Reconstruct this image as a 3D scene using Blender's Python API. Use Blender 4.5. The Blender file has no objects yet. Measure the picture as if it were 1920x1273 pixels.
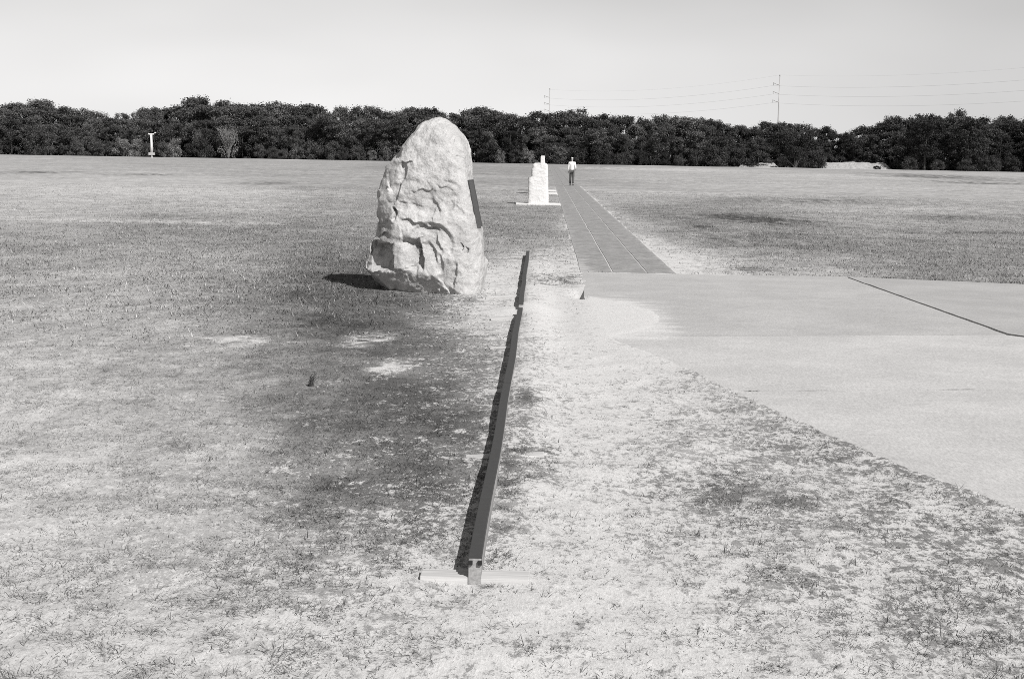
import bpy, bmesh, math, random
import numpy as np
from mathutils import Matrix, Vector

S = bpy.context.scene
COL = S.collection
R = math.radians
random.seed(7)
rng = np.random.default_rng(11)

# ------------------------------------------------------------------ camera
PITCH = math.atan(344.3 / 2667.0); YAW = R(1.27); ROLL = R(0.96); EYE = 1.8
fw = Vector((-math.sin(YAW) * math.cos(PITCH), math.cos(YAW) * math.cos(PITCH), -math.sin(PITCH)))
r0 = Vector((math.cos(YAW), math.sin(YAW), 0)); u0 = r0.cross(fw)
rt = r0 * math.cos(ROLL) + u0 * math.sin(ROLL); up = rt.cross(fw)
cam = bpy.data.objects.new('camera', bpy.data.cameras.new('camera'))
COL.objects.link(cam)
cam.data.lens = 50; cam.data.sensor_width = 36; cam.data.clip_start = 0.05; cam.data.clip_end = 20000
m = Matrix((rt, up, -fw)).transposed().to_4x4(); m.translation = (0, 0, EYE)
cam.matrix_world = m
S.camera = cam

# ------------------------------------------------------------------ light
SUN_EL = R(43); SUN_AZ = R(142)          # azimuth clockwise from +Y
to_sun = Vector((math.sin(SUN_AZ) * math.cos(SUN_EL), math.cos(SUN_AZ) * math.cos(SUN_EL), math.sin(SUN_EL)))
sun = bpy.data.objects.new('sun', bpy.data.lights.new('sun', 'SUN')); COL.objects.link(sun)
sun.data.energy = 5.0; sun.data.angle = R(0.53); sun.data.color = (1, 0.992, 0.984)
sun.rotation_euler = to_sun.to_track_quat('Z', 'Y').to_euler()
W = bpy.data.worlds.new('World'); S.world = W; W.use_nodes = True
wn, wl = W.node_tree.nodes, W.node_tree.links
for n in list(wn): wn.remove(n)
sky = wn.new('ShaderNodeTexSky'); sky.sky_type = 'NISHITA'; sky.sun_disc = False
sky.sun_elevation = SUN_EL; sky.sun_rotation = SUN_AZ; sky.air_density = 1.0; sky.dust_density = 0.0; sky.ozone_density = 1.0
# black-and-white film: one grey value from the sky's green and blue, no hue
sep = wn.new('ShaderNodeSeparateColor'); wl.new(sky.outputs[0], sep.inputs[0])
def wmath(op, a, b):
    n = wn.new('ShaderNodeMath'); n.operation = op
    for i, v in enumerate((a, b)):
        if isinstance(v, (int, float)): n.inputs[i].default_value = v
        else: wl.new(v, n.inputs[i])
    return n.outputs[0]
grey = wmath('ADD', wmath('MULTIPLY', sep.outputs[1], 0.6), wmath('MULTIPLY', sep.outputs[2], 0.4))
# thin, very soft high cloud
tc = wn.new('ShaderNodeTexCoord'); mp = wn.new('ShaderNodeMapping')
mp.inputs['Scale'].default_value = (1.6, 1.6, 5.0); mp.inputs['Location'].default_value = (-19.6, -5.4, -16.85)
nz = wn.new('ShaderNodeTexNoise'); nz.inputs['Scale'].default_value = 1.6; nz.inputs['Detail'].default_value = 3
wl.new(tc.outputs['Generated'], mp.inputs[0]); wl.new(mp.outputs[0], nz.inputs['Vector'])
veil = wmath('MULTIPLY_ADD', nz.outputs['Fac'], 0.5); veil.node.inputs[2].default_value = 0.78
grey = wmath('MULTIPLY', grey, veil)
comb = wn.new('ShaderNodeCombineColor')
for i, k in enumerate((1.0, 0.992, 0.986)): wl.new(wmath('MULTIPLY', grey, k), comb.inputs[i])
bg = wn.new('ShaderNodeBackground'); bg.inputs['Strength'].default_value = 0.085
wo = wn.new('ShaderNodeOutputWorld')
wl.new(comb.outputs[0], bg.inputs[0]); wl.new(bg.outputs[0], wo.inputs[0])
vs = S.view_settings
vs.view_transform = 'Standard'; vs.look = 'None'; vs.exposure = 0.08; vs.gamma = 1; vs.use_curve_mapping = False
S.cycles.use_denoising = False
S.cycles.max_bounces = 5; S.cycles.diffuse_bounces = 1; S.cycles.transparent_max_bounces = 4
S.cycles.use_adaptive_sampling = False
S.cycles.pixel_filter_type = 'BLACKMAN_HARRIS'; S.cycles.filter_width = 0.9

# ------------------------------------------------------------------ helpers
def tag(o, label=None, cat=None, group=None, kind=None):
    for k, v in (('label', label), ('category', cat), ('group', group), ('kind', kind)):
        if v: o[k] = v
    return o
def empty(name, loc=(0, 0, 0), rz=0.0):
    o = bpy.data.objects.new(name, None); COL.objects.link(o)
    o.location = loc; o.rotation_euler.z = rz; o.empty_display_size = 0.1
    return o
def link(name, me, mat=None, parent=None):
    o = bpy.data.objects.new(name, me); COL.objects.link(o)
    if mat is not None and not me.materials: me.materials.append(mat)
    if parent is not None: o.parent = parent
    return o
def mesh_np(name, v, faces, smooth=False, attrs=None):
    """v (n,3); faces = list of int arrays (m,k)"""
    me = bpy.data.meshes.new(name)
    v = np.asarray(v, np.float32)
    me.vertices.add(len(v)); me.vertices.foreach_set('co', v.ravel())
    loops = np.concatenate([np.asarray(f, np.int32).ravel() for f in faces])
    tot = np.concatenate([np.full(len(f), f.shape[1], np.int32) for f in faces])
    start = np.concatenate([[0], np.cumsum(tot)[:-1]]).astype(np.int32)
    me.loops.add(len(loops)); me.loops.foreach_set('vertex_index', loops)
    me.polygons.add(len(tot)); me.polygons.foreach_set('loop_start', start); me.polygons.foreach_set('loop_total', tot)
    me.polygons.foreach_set('use_smooth', np.full(len(tot), smooth, bool))
    me.update(calc_edges=True)
    for k, a in (attrs or {}).items():
        at = me.attributes.new(k, 'FLOAT', 'POINT'); at.data.foreach_set('value', np.asarray(a, np.float32))
    return me
class MB:
    """collects boxes / tubes / lathes into one mesh"""
    def __init__(s): s.v = []; s.f = []
    def box(s, x0, x1, y0, y1, z0, z1):
        b = len(s.v)
        s.v += [(x, y, z) for z in (z0, z1) for y in (y0, y1) for x in (x0, x1)]
        s.f += [tuple(b + i for i in q) for q in ((0, 2, 3, 1), (4, 5, 7, 6), (0, 1, 5, 4), (1, 3, 7, 5), (3, 2, 6, 7), (2, 0, 4, 6))]
        return s
    def tube(s, pts, rad, n=8, cap=True):
        pts = [Vector(p) for p in pts]; b = len(s.v)
        if not hasattr(rad, '__len__'): rad = [rad] * len(pts)
        for i, p in enumerate(pts):
            d = (pts[min(i + 1, len(pts) - 1)] - pts[max(i - 1, 0)]).normalized()
            a = d.orthogonal().normalized() if abs(d.z) < 0.999 else Vector((1, 0, 0))
            if abs(d.z) < 0.999: a = Vector((0, 0, 1)).cross(d).normalized()
            c = d.cross(a)
            for k in range(n):
                t = 2 * math.pi * k / n
                s.v.append(tuple(p + (a * math.cos(t) + c * math.sin(t)) * rad[i]))
        for i in range(len(pts) - 1):
            for k in range(n):
                k2 = (k + 1) % n
                s.f.append((b + i * n + k, b + i * n + k2, b + (i + 1) * n + k2, b + (i + 1) * n + k))
        if cap:
            s.f.append(tuple(b + k for k in reversed(range(n))))
            s.f.append(tuple(b + (len(pts) - 1) * n + k for k in range(n)))
        return s
    def build(s, name, mat=None, parent=None, smooth=False, bevel=0.0):
        me = bpy.data.meshes.new(name); me.from_pydata(s.v, [], s.f)
        bm = bmesh.new(); bm.from_mesh(me)
        if bevel: bmesh.ops.bevel(bm, geom=list(bm.edges), offset=bevel, segments=2, affect='EDGES', profile=0.6)
        bmesh.ops.recalc_face_normals(bm, faces=bm.faces)
        bm.to_mesh(me); bm.free()
        if smooth: me.polygons.foreach_set('use_smooth', [True] * len(me.polygons))
        return link(name, me, mat, parent)

# lattice noise (numpy), range 0..1
def _h(ix, iy, iz, seed):
    n = (ix.astype(np.int64) * 374761393 + iy.astype(np.int64) * 668265263 + iz.astype(np.int64) * 2147483647 + seed * 144665) & 0xffffffff
    n = ((n ^ (n >> 13)) * 1274126177) & 0xffffffff
    n = ((n ^ (n >> 16)) * 2246822519) & 0xffffffff
    return ((n ^ (n >> 15)) & 0xffffff) / float(0xffffff)
def vnoise(x, y, z=None, seed=0):
    x = np.asarray(x, float); y = np.asarray(y, float)
    z = np.zeros_like(x) if z is None else np.asarray(z, float)
    ix, iy, iz = np.floor(x), np.floor(y), np.floor(z)
    fx, fy, fz = x - ix, y - iy, z - iz
    fx, fy, fz = [t * t * t * (t * (t * 6 - 15) + 10) for t in (fx, fy, fz)]
    out = 0
    for a in (0, 1):
        for b in (0, 1):
            for c in (0, 1):
                w = (fx if a else 1 - fx) * (fy if b else 1 - fy) * (fz if c else 1 - fz)
                out = out + w * _h(ix + a, iy + b, iz + c, seed)
    return out
def fbm(x, y, z=None, seed=0, oct=4, gain=0.5):
    s = 0; a = 1.0; t = 0; f = 1.0
    for i in range(oct):
        s = s + a * vnoise(np.asarray(x) * f + i * 17.3, np.asarray(y) * f - i * 9.1, None if z is None else np.asarray(z) * f, seed + i)
        t += a; a *= gain; f *= 2.03
    return s / t
def sst(e0, e1, x):
    t = np.clip((x - e0) / (e1 - e0), 0, 1); return t * t * (3 - 2 * t)

# ------------------------------------------------------------------ materials
class NT:
    def __init__(s, name):
        s.m = bpy.data.materials.new(name); s.m.use_nodes = True
        s.n, s.l = s.m.node_tree.nodes, s.m.node_tree.links
        s.b = s.n['Principled BSDF']
    def new(s, t, **kw):
        n = s.n.new(t)
        for k, v in kw.items():
            if k in n.inputs: n.inputs[k].default_value = v
            else: setattr(n, k, v)
        return n
    def put(s, sock, v):
        if isinstance(v, (int, float)): sock.default_value = v
        elif isinstance(v, tuple): sock.default_value = v
        else: s.l.new(v, sock)
    def math(s, op, a, b=0.0, c=0.0, clamp=False):
        n = s.new('ShaderNodeMath', operation=op); n.use_clamp = clamp
        for i, v in enumerate((a, b, c)): s.put(n.inputs[i], v)
        return n.outputs[0]
    def noise(s, scale, detail=4.0, rough=0.55, vec=None):
        n = s.new('ShaderNodeTexNoise', Scale=scale, Detail=detail, Roughness=rough)
        if vec is not None: s.l.new(vec, n.inputs['Vector'])
        return n.outputs['Fac']
    def ramp(s, x, a, b, lo=0.0, hi=1.0):
        n = s.new('ShaderNodeMapRange'); n.interpolation_type = 'SMOOTHSTEP'
        s.put(n.inputs[0], x); s.put(n.inputs[1], a); s.put(n.inputs[2], b); s.put(n.inputs[3], lo); s.put(n.inputs[4], hi)
        return n.outputs[0]
    def mix(s, f, a, b):
        n = s.new('ShaderNodeMix'); n.data_type = 'FLOAT'
        s.put(n.inputs[0], f); s.put(n.inputs[2], a); s.put(n.inputs[3], b)
        return n.outputs[0]
    def attr(s, name): return s.new('ShaderNodeAttribute', attribute_name=name).outputs['Fac']
    def obj(s): return s.new('ShaderNodeTexCoord').outputs['Object']
    def grey(s, val, rough=0.9, spec=0.2, bump=None, bstr=0.4, bdist=0.01, warm=True):
        c = s.new('ShaderNodeCombineColor')
        for i, k in enumerate((1.0, 0.985, 0.972) if warm else (1, 1, 1)):
            s.l.new(s.math('MULTIPLY', val, k), c.inputs[i])
        s.l.new(c.outputs[0], s.b.inputs['Base Color'])
        s.put(s.b.inputs['Roughness'], rough); s.b.inputs['Specular IOR Level'].default_value = spec
        if bump is not None:
            bn = s.new('ShaderNodeBump'); bn.inputs['Strength'].default_value = bstr; bn.inputs['Distance'].default_value = bdist
            s.l.new(bump, bn.inputs['Height']); s.l.new(bn.outputs[0], s.b.inputs['Normal'])
        return s.m
COVER=[(-1.75,4.91,0.43,0.27),(-1.18,4.95,0.38,0.32),(-0.6,4.99,0.28,0.42),(-0.01,5.03,0.2,0.6),(0.58,5.08,0.24,0.6),(1.17,5.12,0.34,0.6),(1.77,5.46,0.46,0.6),(-2.23,6.3,0.53,0.14),(-1.5,6.36,0.55,0.27),(-0.93,6.69,0.61,0.59),(-0.56,7.15,0.66,0.77),(-0.48,5.93,0.3,0.57),(-0.33,5.44,0.2,0.5),(-3.01,8.54,0.61,0.1),(-2.2,8.63,0.65,0.2),(-1.41,8.88,0.78,0.57),(-0.8,8.95,0.8,0.82),(-0.53,10.16,0.75,0.77),(-0.83,12.96,0.7,0.67),(-0.46,13.77,0.6,0.52),(-4.87,13.93,0.73,0.24),(-3.85,14.09,0.78,0.26),(-2.89,14.7,0.86,0.56),(-2.51,16.63,0.95,0.76),(-1.62,15.93,0.9,0.77),(-0.82,15.54,0.75,0.62),(-8.27,23.72,0.76,0.39),(-8.24,32.56,0.92,0.48),(-4.68,29.46,0.97,0.52),(-5.94,19.12,0.78,0.24),(-4.38,20.32,0.88,0.29),(-16.39,47.15,0.75,0.2),(-11.64,49.72,0.85,0.22),(-7.29,52.08,0.97,0.4),(-23.52,80.97,0.85,0.2),(-52.03,149.97,0.9,0.3),(-51.02,218.25,0.95,0.35),(-17.56,110.65,0.97,0.35),(-1.01,32.69,1.0,0.5),(-0.81,26.4,1.0,0.55),(-0.54,20.27,0.2,0.3),(-0.55,18.31,0.1,0.3),(0.12,15.7,0.03,0.5),(0.48,15.76,0.02,0.5),(0.15,11.79,0.14,0.5),(-0.06,9.39,0.24,0.5),(0.5,9.85,0.29,0.5),(0.94,8.63,0.44,0.55),(1.13,7.66,0.52,0.62),(0.24,7.11,0.2,0.5),(0.61,6.63,0.32,0.55),(1.36,7.32,0.44,0.6),(1.77,6.73,0.44,0.62),(2.12,6.39,0.44,0.65),(0.32,5.84,0.21,0.5),(1.02,6.05,0.39,0.6),(1.46,5.93,0.42,0.62),(-0.1,23.35,0.3,0.4),(0.18,25.95,0.12,0.4),(0.22,20.0,0.4,0.5),(-0.07,18.05,0.06,0.4),(2.32,23.03,0.12,0.3),(4.16,23.24,0.45,0.35),(2.29,28.02,0.35,0.4),(2.24,33.76,0.6,0.4),(3.47,28.34,0.9,0.45),(5.29,29.69,0.97,0.5),(7.01,27.75,0.97,0.5),(7.7,23.51,0.9,0.5),(4.82,43.54,0.97,0.5),(8.94,41.65,0.95,0.35),(13.29,43.29,0.97,0.42),(16.26,64.84,0.97,0.28),(19.7,111.68,0.97,0.25),(12.39,148.05,0.97,0.28),(41.67,145.26,0.97,0.25),(-0.94,103.24,1.0,0.4),(-0.3,35.35,1.0,0.45),(2.67,74.75,0.95,0.3),(-4.85,173.94,0.95,0.45),(-2.9,19.8,0.97,0.74),(-2.2,17.6,0.97,0.79)]  # last points by the boulder: dark turf, also toned to deepen its cast shadow
PATCH=[(-1.72,13.78,0.21,0.026,0.08,0.30),(-1.34,11.89,0.14,0.017,0.06,0.30),(-2.94,13.40,0.25,0.017,0.25,0.20),(-0.18,7.89,0.09,0.037,0.95,0.85),(-0.01,8.50,0.12,0.018,0.75,0.75),(0.02,7.95,0.13,0.023,0.50,0.65),(-0.20,6.91,0.06,0.044,0.85,0.75),(-0.19,6.24,0.04,0.011,0.80,0.80),(-0.12,10.21,0.08,0.034,0.55,0.70),(-0.19,11.74,0.06,0.029,0.45,0.60),(0.22,20.43,0.31,0.042,0.55,0.65),(0.03,9.70,0.07,0.018,0.40,0.60),(1.12,7.60,0.17,0.040,0.85,0.75),(6.13,44.84,1.18,0.046,1.00,0.95),(6.59,42.44,0.48,0.044,1.00,0.95),(12.26,66.50,3.24,0.054,1.00,0.75),(4.25,38.36,0.23,0.024,1.00,0.90),(7.95,42.97,0.32,0.026,1.00,0.90),(3.86,32.52,0.11,0.020,1.00,1.00),(5.28,34.77,1.56,0.043,1.00,0.62),(5.46,30.63,1.61,0.050,1.00,0.62),(3.47,23.86,0.20,0.015,0.90,0.70),(13.45,47.88,1.08,0.029,1.00,0.75),(11.71,37.65,1.69,0.019,1.00,0.75),(-38.18,108.82,1.43,0.045,1.00,0.75),(-30.16,106.62,2.00,0.033,1.00,0.65),(-15.84,79.93,1.05,0.041,1.00,0.65),(-6.84,33.55,0.75,0.063,1.00,0.55),(-8.70,24.97,1.03,0.047,0.85,0.50),(-9.80,36.01,2.70,0.022,0.60,0.05),(-17.04,61.00,5.72,0.076,0.75,0.00),(-2.46,15.52,0.15,0.039,1.00,0.90),(-2.03,14.16,0.11,0.024,1.00,0.85),(-2.93,16.86,0.38,0.035,1.00,0.62),(-2.13,17.66,0.53,0.029,1.00,0.75),(52.25,209.15,4.71,0.085,1.00,0.70),(48.76,174.55,4.58,0.089,1.00,0.80),(42.39,137.21,3.09,0.056,1.00,0.85),(33.73,170.08,7.01,0.052,0.90,0.00),(18.45,230.96,10.39,0.094,1.00,0.00),(15.09,57.58,3.45,0.047,0.90,0.10),(8.33,73.21,4.12,0.045,1.00,0.10),(2.20,25.13,0.38,0.062,0.10,0.30),(2.21,30.61,0.25,0.050,0.20,0.30),(1.93,46.35,0.35,0.095,0.35,0.20),(1.95,60.59,0.27,0.075,0.40,0.20),(0.53,38.48,0.20,0.095,0.50,0.25),(-0.72,8.01,0.18,0.024,0.95,0.85),(-1.12,9.28,0.28,0.023,0.95,0.80),(-1.11,7.71,0.12,0.023,0.90,0.75),(-0.79,15.05,0.34,0.025,0.55,0.30),(-1.89,10.00,0.22,0.025,0.90,0.55),(-3.11,11.35,0.34,0.017,0.75,0.35),(-2.52,7.57,0.23,0.011,0.45,0.10),(-2.97,8.08,0.18,0.017,0.45,0.10),(-2.14,6.40,0.14,0.019,0.40,0.20),(-1.09,4.85,0.07,0.008,0.10,0.20),(-0.98,6.49,0.15,0.011,0.50,0.40),]
SKY=[(-157.6,12.1),(-144.2,12.7),(-136.2,12.5),(-130.8,13.2),(-122.8,12.7),(-118.8,12.1),(-114.8,10.8),(-110.8,9.8),(-108.8,9.9),(-104.8,11.3),(-98.8,12.0),(-93.5,12.5),(-90.1,14.2),(-82.8,14.2),(-77.5,14.0),(-72.2,13.7),(-66.9,13.5),(-61.6,13.2),(-53.7,12.7),(-43.1,12.9),(-29.9,12.6),(-16.7,13.3),(-10.1,12.8),(-3.5,12.2),(4.3,12.1),(7.0,12.9),(14.8,12.4),(20.1,11.7),(25.3,12.2),(31.9,11.6),(35.8,12.7),(39.7,12.4),(43.7,11.0),(47.7,10.0),(50.3,9.6),(54.2,11.2),(58.0,11.9),(60.7,11.5),(64.6,10.3),(68.5,10.5),(72.5,9.3),(75.1,9.3),(77.7,10.3),(82.2,11.1),(84.1,13.0),(87.9,13.1),(94.4,14.0),(100.9,14.0),(104.8,12.8),(108.8,12.4),(111.3,13.4),(113.9,12.9),(124.2,14.0),(137.1,14.6),]
OUT=[(2.289,-1.430,-1.415),(2.247,-1.556,-1.316),(2.176,-1.747,-1.220),(2.061,-1.824,-1.137),(1.945,-1.883,-1.101),(1.829,-1.978,-1.064),(1.713,-2.080,-1.041),(1.572,-2.126,-1.025),(1.459,-2.175,-0.988),(1.318,-2.217,-0.951),(1.130,-2.230,-0.906),(0.943,-2.244,-0.868),(0.804,-2.250,-0.844),(0.594,-2.299,-0.827),(0.358,-2.345,-0.798),(0.190,-2.337,-0.807),(0.050,-2.297,-0.820),(-0.050,-2.210,-0.833),]
M = {}
def simple(name, val, rough=0.8, spec=0.2, var=0.25, scale=8.0, bstr=0.2, bdist=0.004, bscale=60.0):
    t = NT(name); o = t.obj()
    v = t.math('MULTIPLY', t.mix(t.noise(scale, 4, 0.6, o), 1 - var, 1 + var), val)
    M[name] = t.grey(v, rough, spec, t.noise(bscale, 3, 0.6, o), bstr, bdist)
# sand and dry turf
t = NT('ground'); o = t.obj()
cov = t.attr('cover'); tone = t.attr('tone')
mpg = t.new('ShaderNodeMapping'); mpg.inputs['Scale'].default_value = (1.0, 0.62, 1.0); t.l.new(o, mpg.inputs[0]); og = mpg.outputs[0]
mp3 = t.new('ShaderNodeMapping'); mp3.inputs['Scale'].default_value = (1.0, 0.3, 1.0); t.l.new(o, mp3.inputs[0]); og3 = mp3.outputs[0]
n1 = t.noise(5.0, 5, 0.62, og); n2 = t.noise(22.0, 6, 0.82, og); n3 = t.noise(90.0, 4, 0.92, og3); n0 = t.noise(0.6, 6, 0.65, og); nL = t.noise(0.07, 5, 0.65, o)
k = t.math('ADD', t.math('MULTIPLY', t.math('SUBTRACT', n1, 0.5), 1.3), t.math('MULTIPLY', t.math('SUBTRACT', n2, 0.5), 2.8))
k = t.math('ADD', k, t.math('MULTIPLY', t.math('SUBTRACT', n3, 0.5), 1.4))
k = t.math('ADD', k, t.math('MULTIPLY', t.math('SUBTRACT', n0, 0.5), 0.5))
f = t.ramp(t.math('ADD', cov, k), 0.36, 0.60)
sand = t.math('MULTIPLY', t.mix(n3, 0.35, 1.65), t.mix(n1, 0.53, 0.60))
tn = t.math('ADD', t.math('MULTIPLY_ADD', tone, 1.35, -0.10), t.math('MULTIPLY', t.math('SUBTRACT', n0, 0.5), 0.9))
tn = t.math('ADD', tn, t.math('MULTIPLY', t.math('SUBTRACT', nL, 0.5), 0.6), 0, True)
th = t.mix(tn, 0.44, 0.085)
mp4 = t.new('ShaderNodeMapping'); mp4.inputs['Scale'].default_value = (1.0, 0.4, 1.0); t.l.new(o, mp4.inputs[0])
n4 = t.noise(2.4, 7, 0.82, mp4.outputs[0])
th = t.math('MULTIPLY', th, t.mix(n1, 0.5, 1.5)); th = t.math('MULTIPLY', th, t.mix(n4, 0.0, 2.0))
th = t.math('MULTIPLY', th, t.mix(n2, 0.1, 1.9)); th = t.math('MULTIPLY', th, t.mix(n3, 0.1, 1.9))
M['ground'] = t.grey(t.math('MAXIMUM', t.mix(f, sand, th), 0.02), 1.0, 0.0,
    t.math('ADD', t.math('ADD', t.math('MULTIPLY', n2, 0.6), t.math('MULTIPLY', n3, 0.25)), t.math('MULTIPLY', n1, 0.5)), 0.5, 0.03)
t = NT('grass'); v = t.attr('shade')
M['grass'] = t.grey(v, 0.8, 0.15)
# concrete slabs: fine sand finish, faint stains
t = NT('concrete'); o = t.obj(); a = t.attr('pour')
sx = t.new('ShaderNodeSeparateXYZ'); t.l.new(o, sx.inputs[0])
dm = t.math('MULTIPLY', t.ramp(sx.outputs[0], 0.7, 2.3, 1.0, 0.0), t.math('MULTIPLY', t.ramp(sx.outputs[1], 12.8, 14.5), t.ramp(sx.outputs[1], 19.5, 17.0)))
mpd = t.new('ShaderNodeMapping'); mpd.inputs['Scale'].default_value = (0.8, 2.6, 1); t.l.new(o, mpd.inputs[0])
dust = t.ramp(t.math('ADD', dm, t.math('MULTIPLY', t.math('SUBTRACT', t.noise(1.6, 6, 0.65, mpd.outputs[0]), 0.5), 1.2)), 0.45, 0.95)
a = t.mix(dust, a, 0.57)
mpc = t.new('ShaderNodeMapping'); mpc.inputs['Scale'].default_value = (1.0, 0.3, 1.0); t.l.new(o, mpc.inputs[0])
st = t.math('MULTIPLY', t.ramp(t.noise(0.9, 6, 0.65, o), 0.35, 0.7, 0.90, 1.04), t.ramp(t.noise(3.1, 6, 0.7, o), 0.60, 0.72, 1.0, 0.90))
v = t.math('MULTIPLY', t.math('MULTIPLY', a, st), t.math('MULTIPLY', t.mix(t.noise(60.0, 4, 0.92, mpc.outputs[0]), 0.35, 1.65), t.mix(t.noise(7, 5, .7, o), 0.90, 1.10)))
M['concrete'] = t.grey(v, 0.95, 0.1, t.noise(260.0, 2, 0.7, o), 0.25, 0.004)
# granite
t = NT('granite'); o = t.obj()
sp = t.noise(50.0, 5, 0.9, o); md = t.noise(7.0, 6, 0.68, o); lg = t.noise(2.1, 4, 0.6, o)
v = t.math('MULTIPLY', t.mix(sp, 0.3, 1.7), t.mix(md, 0.74, 1.22)); v = t.math('MULTIPLY', v, t.ramp(lg, 0.3, 0.65, 0.38, 0.49))
v = t.math('MULTIPLY', v, t.ramp(t.noise(3.3, 6, 0.7, o), 0.50, 0.70, 1.06, 0.76))
dn = t.new('ShaderNodeTexNoise', Scale=6.0, Detail=4.0); t.l.new(o, dn.inputs['Vector'])
dv = t.new('ShaderNodeMix'); dv.data_type = 'VECTOR'; dv.inputs[0].default_value = 0.16; t.l.new(o, dv.inputs[4]); t.l.new(dn.outputs['Color'], dv.inputs[5])
vo = t.new('ShaderNodeTexVoronoi', Scale=11.0); t.l.new(dv.outputs[1], vo.inputs['Vector'])
M['granite'] = t.grey(v, 0.9, 0.1, t.math('ADD', t.math('ADD', t.math('MULTIPLY', md, 0.9), t.math('MULTIPLY', sp, 0.35)), t.math('MULTIPLY', vo.outputs['Distance'], 0.55)), 0.75, 0.03)
t = NT('marker_granite'); o = t.obj()
v = t.math('MULTIPLY', t.mix(t.noise(30, 4, .7, o), 0.86, 1.12), 0.66)
M['marker_granite'] = t.grey(v, 0.9, 0.15, t.noise(14, 5, .7, o), 0.5, 0.03)
# woven path matting
t = NT('matting'); o = t.obj()
v = t.math('MULTIPLY', t.mix(t.noise(60, 3, .7, o), 0.78, 1.22), t.mix(t.noise(1.2, 4, .6, o), 0.21, 0.29))
v = t.math('MULTIPLY', v, t.mix(t.noise(24, 6, .9, o), 0.2, 1.8))
mpn = t.new('ShaderNodeMapping'); mpn.inputs['Scale'].default_value = (1.0, 0.35, 1.0); t.l.new(o, mpn.inputs[0])
v = t.math('MULTIPLY', v, t.mix(t.noise(3.5, 7, .85, mpn.outputs[0]), 0.3, 1.8))
v = t.mix(t.ramp(t.noise(2.2, 6, .75, o), 0.50, 0.72, 0.0, 0.7), v, 0.38)
sxm = t.new('ShaderNodeSeparateXYZ'); t.l.new(o, sxm.inputs[0])
dl = t.math('MULTIPLY', t.ramp(sxm.outputs[0], 0.45, 1.05, 1.0, 0.0), t.ramp(sxm.outputs[1], 23.0, 27.5, 1.0, 0.35))
mpm = t.new('ShaderNodeMapping'); mpm.inputs['Scale'].default_value = (1.0, 2.0, 1); t.l.new(o, mpm.inputs[0])
de = t.ramp(t.math('ABSOLUTE', t.math('SUBTRACT', sxm.outputs[0], 1.315)), 0.52, 0.78, 0.0, 0.62)
dl = t.math('MAXIMUM', dl, de)
dl = t.ramp(t.math('ADD', dl, t.math('MULTIPLY', t.math('SUBTRACT', t.noise(3.4, 7, .78, mpm.outputs[0]), 0.5), 3.0)), 0.5, 0.85)
v = t.mix(dl, v, 0.42)
M['matting'] = t.grey(v, 0.95, 0.1)
# weathered timber, grain along object Y / X
def timber(name, val, axis):
    t = NT(name); o = t.obj()
    mp = t.new('ShaderNodeMapping'); mp.inputs['Scale'].default_value = (60, 1.5, 60) if axis == 'Y' else (1.5, 60, 60)
    t.l.new(o, mp.inputs[0])
    g = t.noise(1.0, 5, 0.6, mp.outputs[0])
    v = t.math('MULTIPLY', t.ramp(g, 0.3, 0.7, 0.72, 1.12), val)
    M[name] = t.grey(v, 0.9, 0.15, g, 0.5, 0.004)
timber('timber_rail', 0.34, 'Y'); timber('timber_tie', 0.52, 'X')
simple('iron', 0.045, 0.6, 0.4, 0.2, 20)
simple('bolt_iron', 0.02, 0.6, 0.3)
simple('bronze', 0.05, 0.45, 0.5, 0.35, 25)
simple('white_paint', 0.75, 0.6, 0.3, 0.05)
simple('pale_box', 0.42, 0.7, 0.3, 0.1)
simple('dark_metal', 0.05, 0.6, 0.3)
simple('galvanised', 0.4, 0.5, 0.4, 0.1, 1.0)
simple('cable', 0.30, 0.6, 0.3, 0.0)
simple('bark', 0.07, 0.95, 0.1, 0.4, 6)
simple('pale_bark', 0.22, 0.95, 0.1, 0.3, 6)
simple('skin', 0.34, 0.6, 0.3, 0.05)
simple('shirt', 0.72, 0.9, 0.1, 0.05)
simple('trousers', 0.10, 0.9, 0.1, 0.1)
simple('shoe', 0.03, 0.6, 0.3, 0.1)
simple('bank_sand', 0.36, 1.0, 0.0, 0.5, 1.5, 0.8, 0.3, 2.5)
for nm, va in (('needles_dark', 0.038), ('needles', 0.066), ('leaves_grey', 0.13), ('twigs_pale', 0.10)):
    t = NT(nm); v = t.math('MULTIPLY', t.math('MULTIPLY', t.attr('shade'), va), t.mix(t.new('ShaderNodeObjectInfo').outputs['Random'], 0.55, 1.6))
    M[nm] = t.grey(v, 0.7, 0.2)

# ------------------------------------------------------------------ terrain
SLAB_LEFT = [(0.56, 21.95), (0.55, 19.5), (0.51, 18.16), (0.53, 16.0), (0.59, 14.06), (1.13, 12.38), (1.46, 10.84), (1.53, 10.52), (1.84, 9.23), (2.13, 8.15), (2.49, 7.2), (3.2, 5.6), (4.0, 4.2), (5.2, 2.6)]
SLAB_POLY = SLAB_LEFT + [(12, 2.6), (12, 19.75), (4.64, 22.04)]
def seg_dist(x, y, a, b):
    ax, ay = a; bx, by = b; dx, dy = bx - ax, by - ay
    t = np.clip(((x - ax) * dx + (y - ay) * dy) / (dx * dx + dy * dy), 0, 1)
    return np.hypot(x - ax - t * dx, y - ay - t * dy)
def slab_sd(x, y):
    d = np.full(np.shape(x), 1e9); ins = np.zeros(np.shape(x), bool)
    n = len(SLAB_POLY)
    for i in range(n):
        a, b = SLAB_POLY[i], SLAB_POLY[(i + 1) % n]
        d = np.minimum(d, seg_dist(x, y, a, b))
        if a[1] != b[1]:
            c = ((a[1] > y) != (b[1] > y)) & (x < (b[0] - a[0]) * (y - a[1]) / (b[1] - a[1]) + a[0])
            ins ^= c
    return np.where(ins, d, -d)
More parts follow.
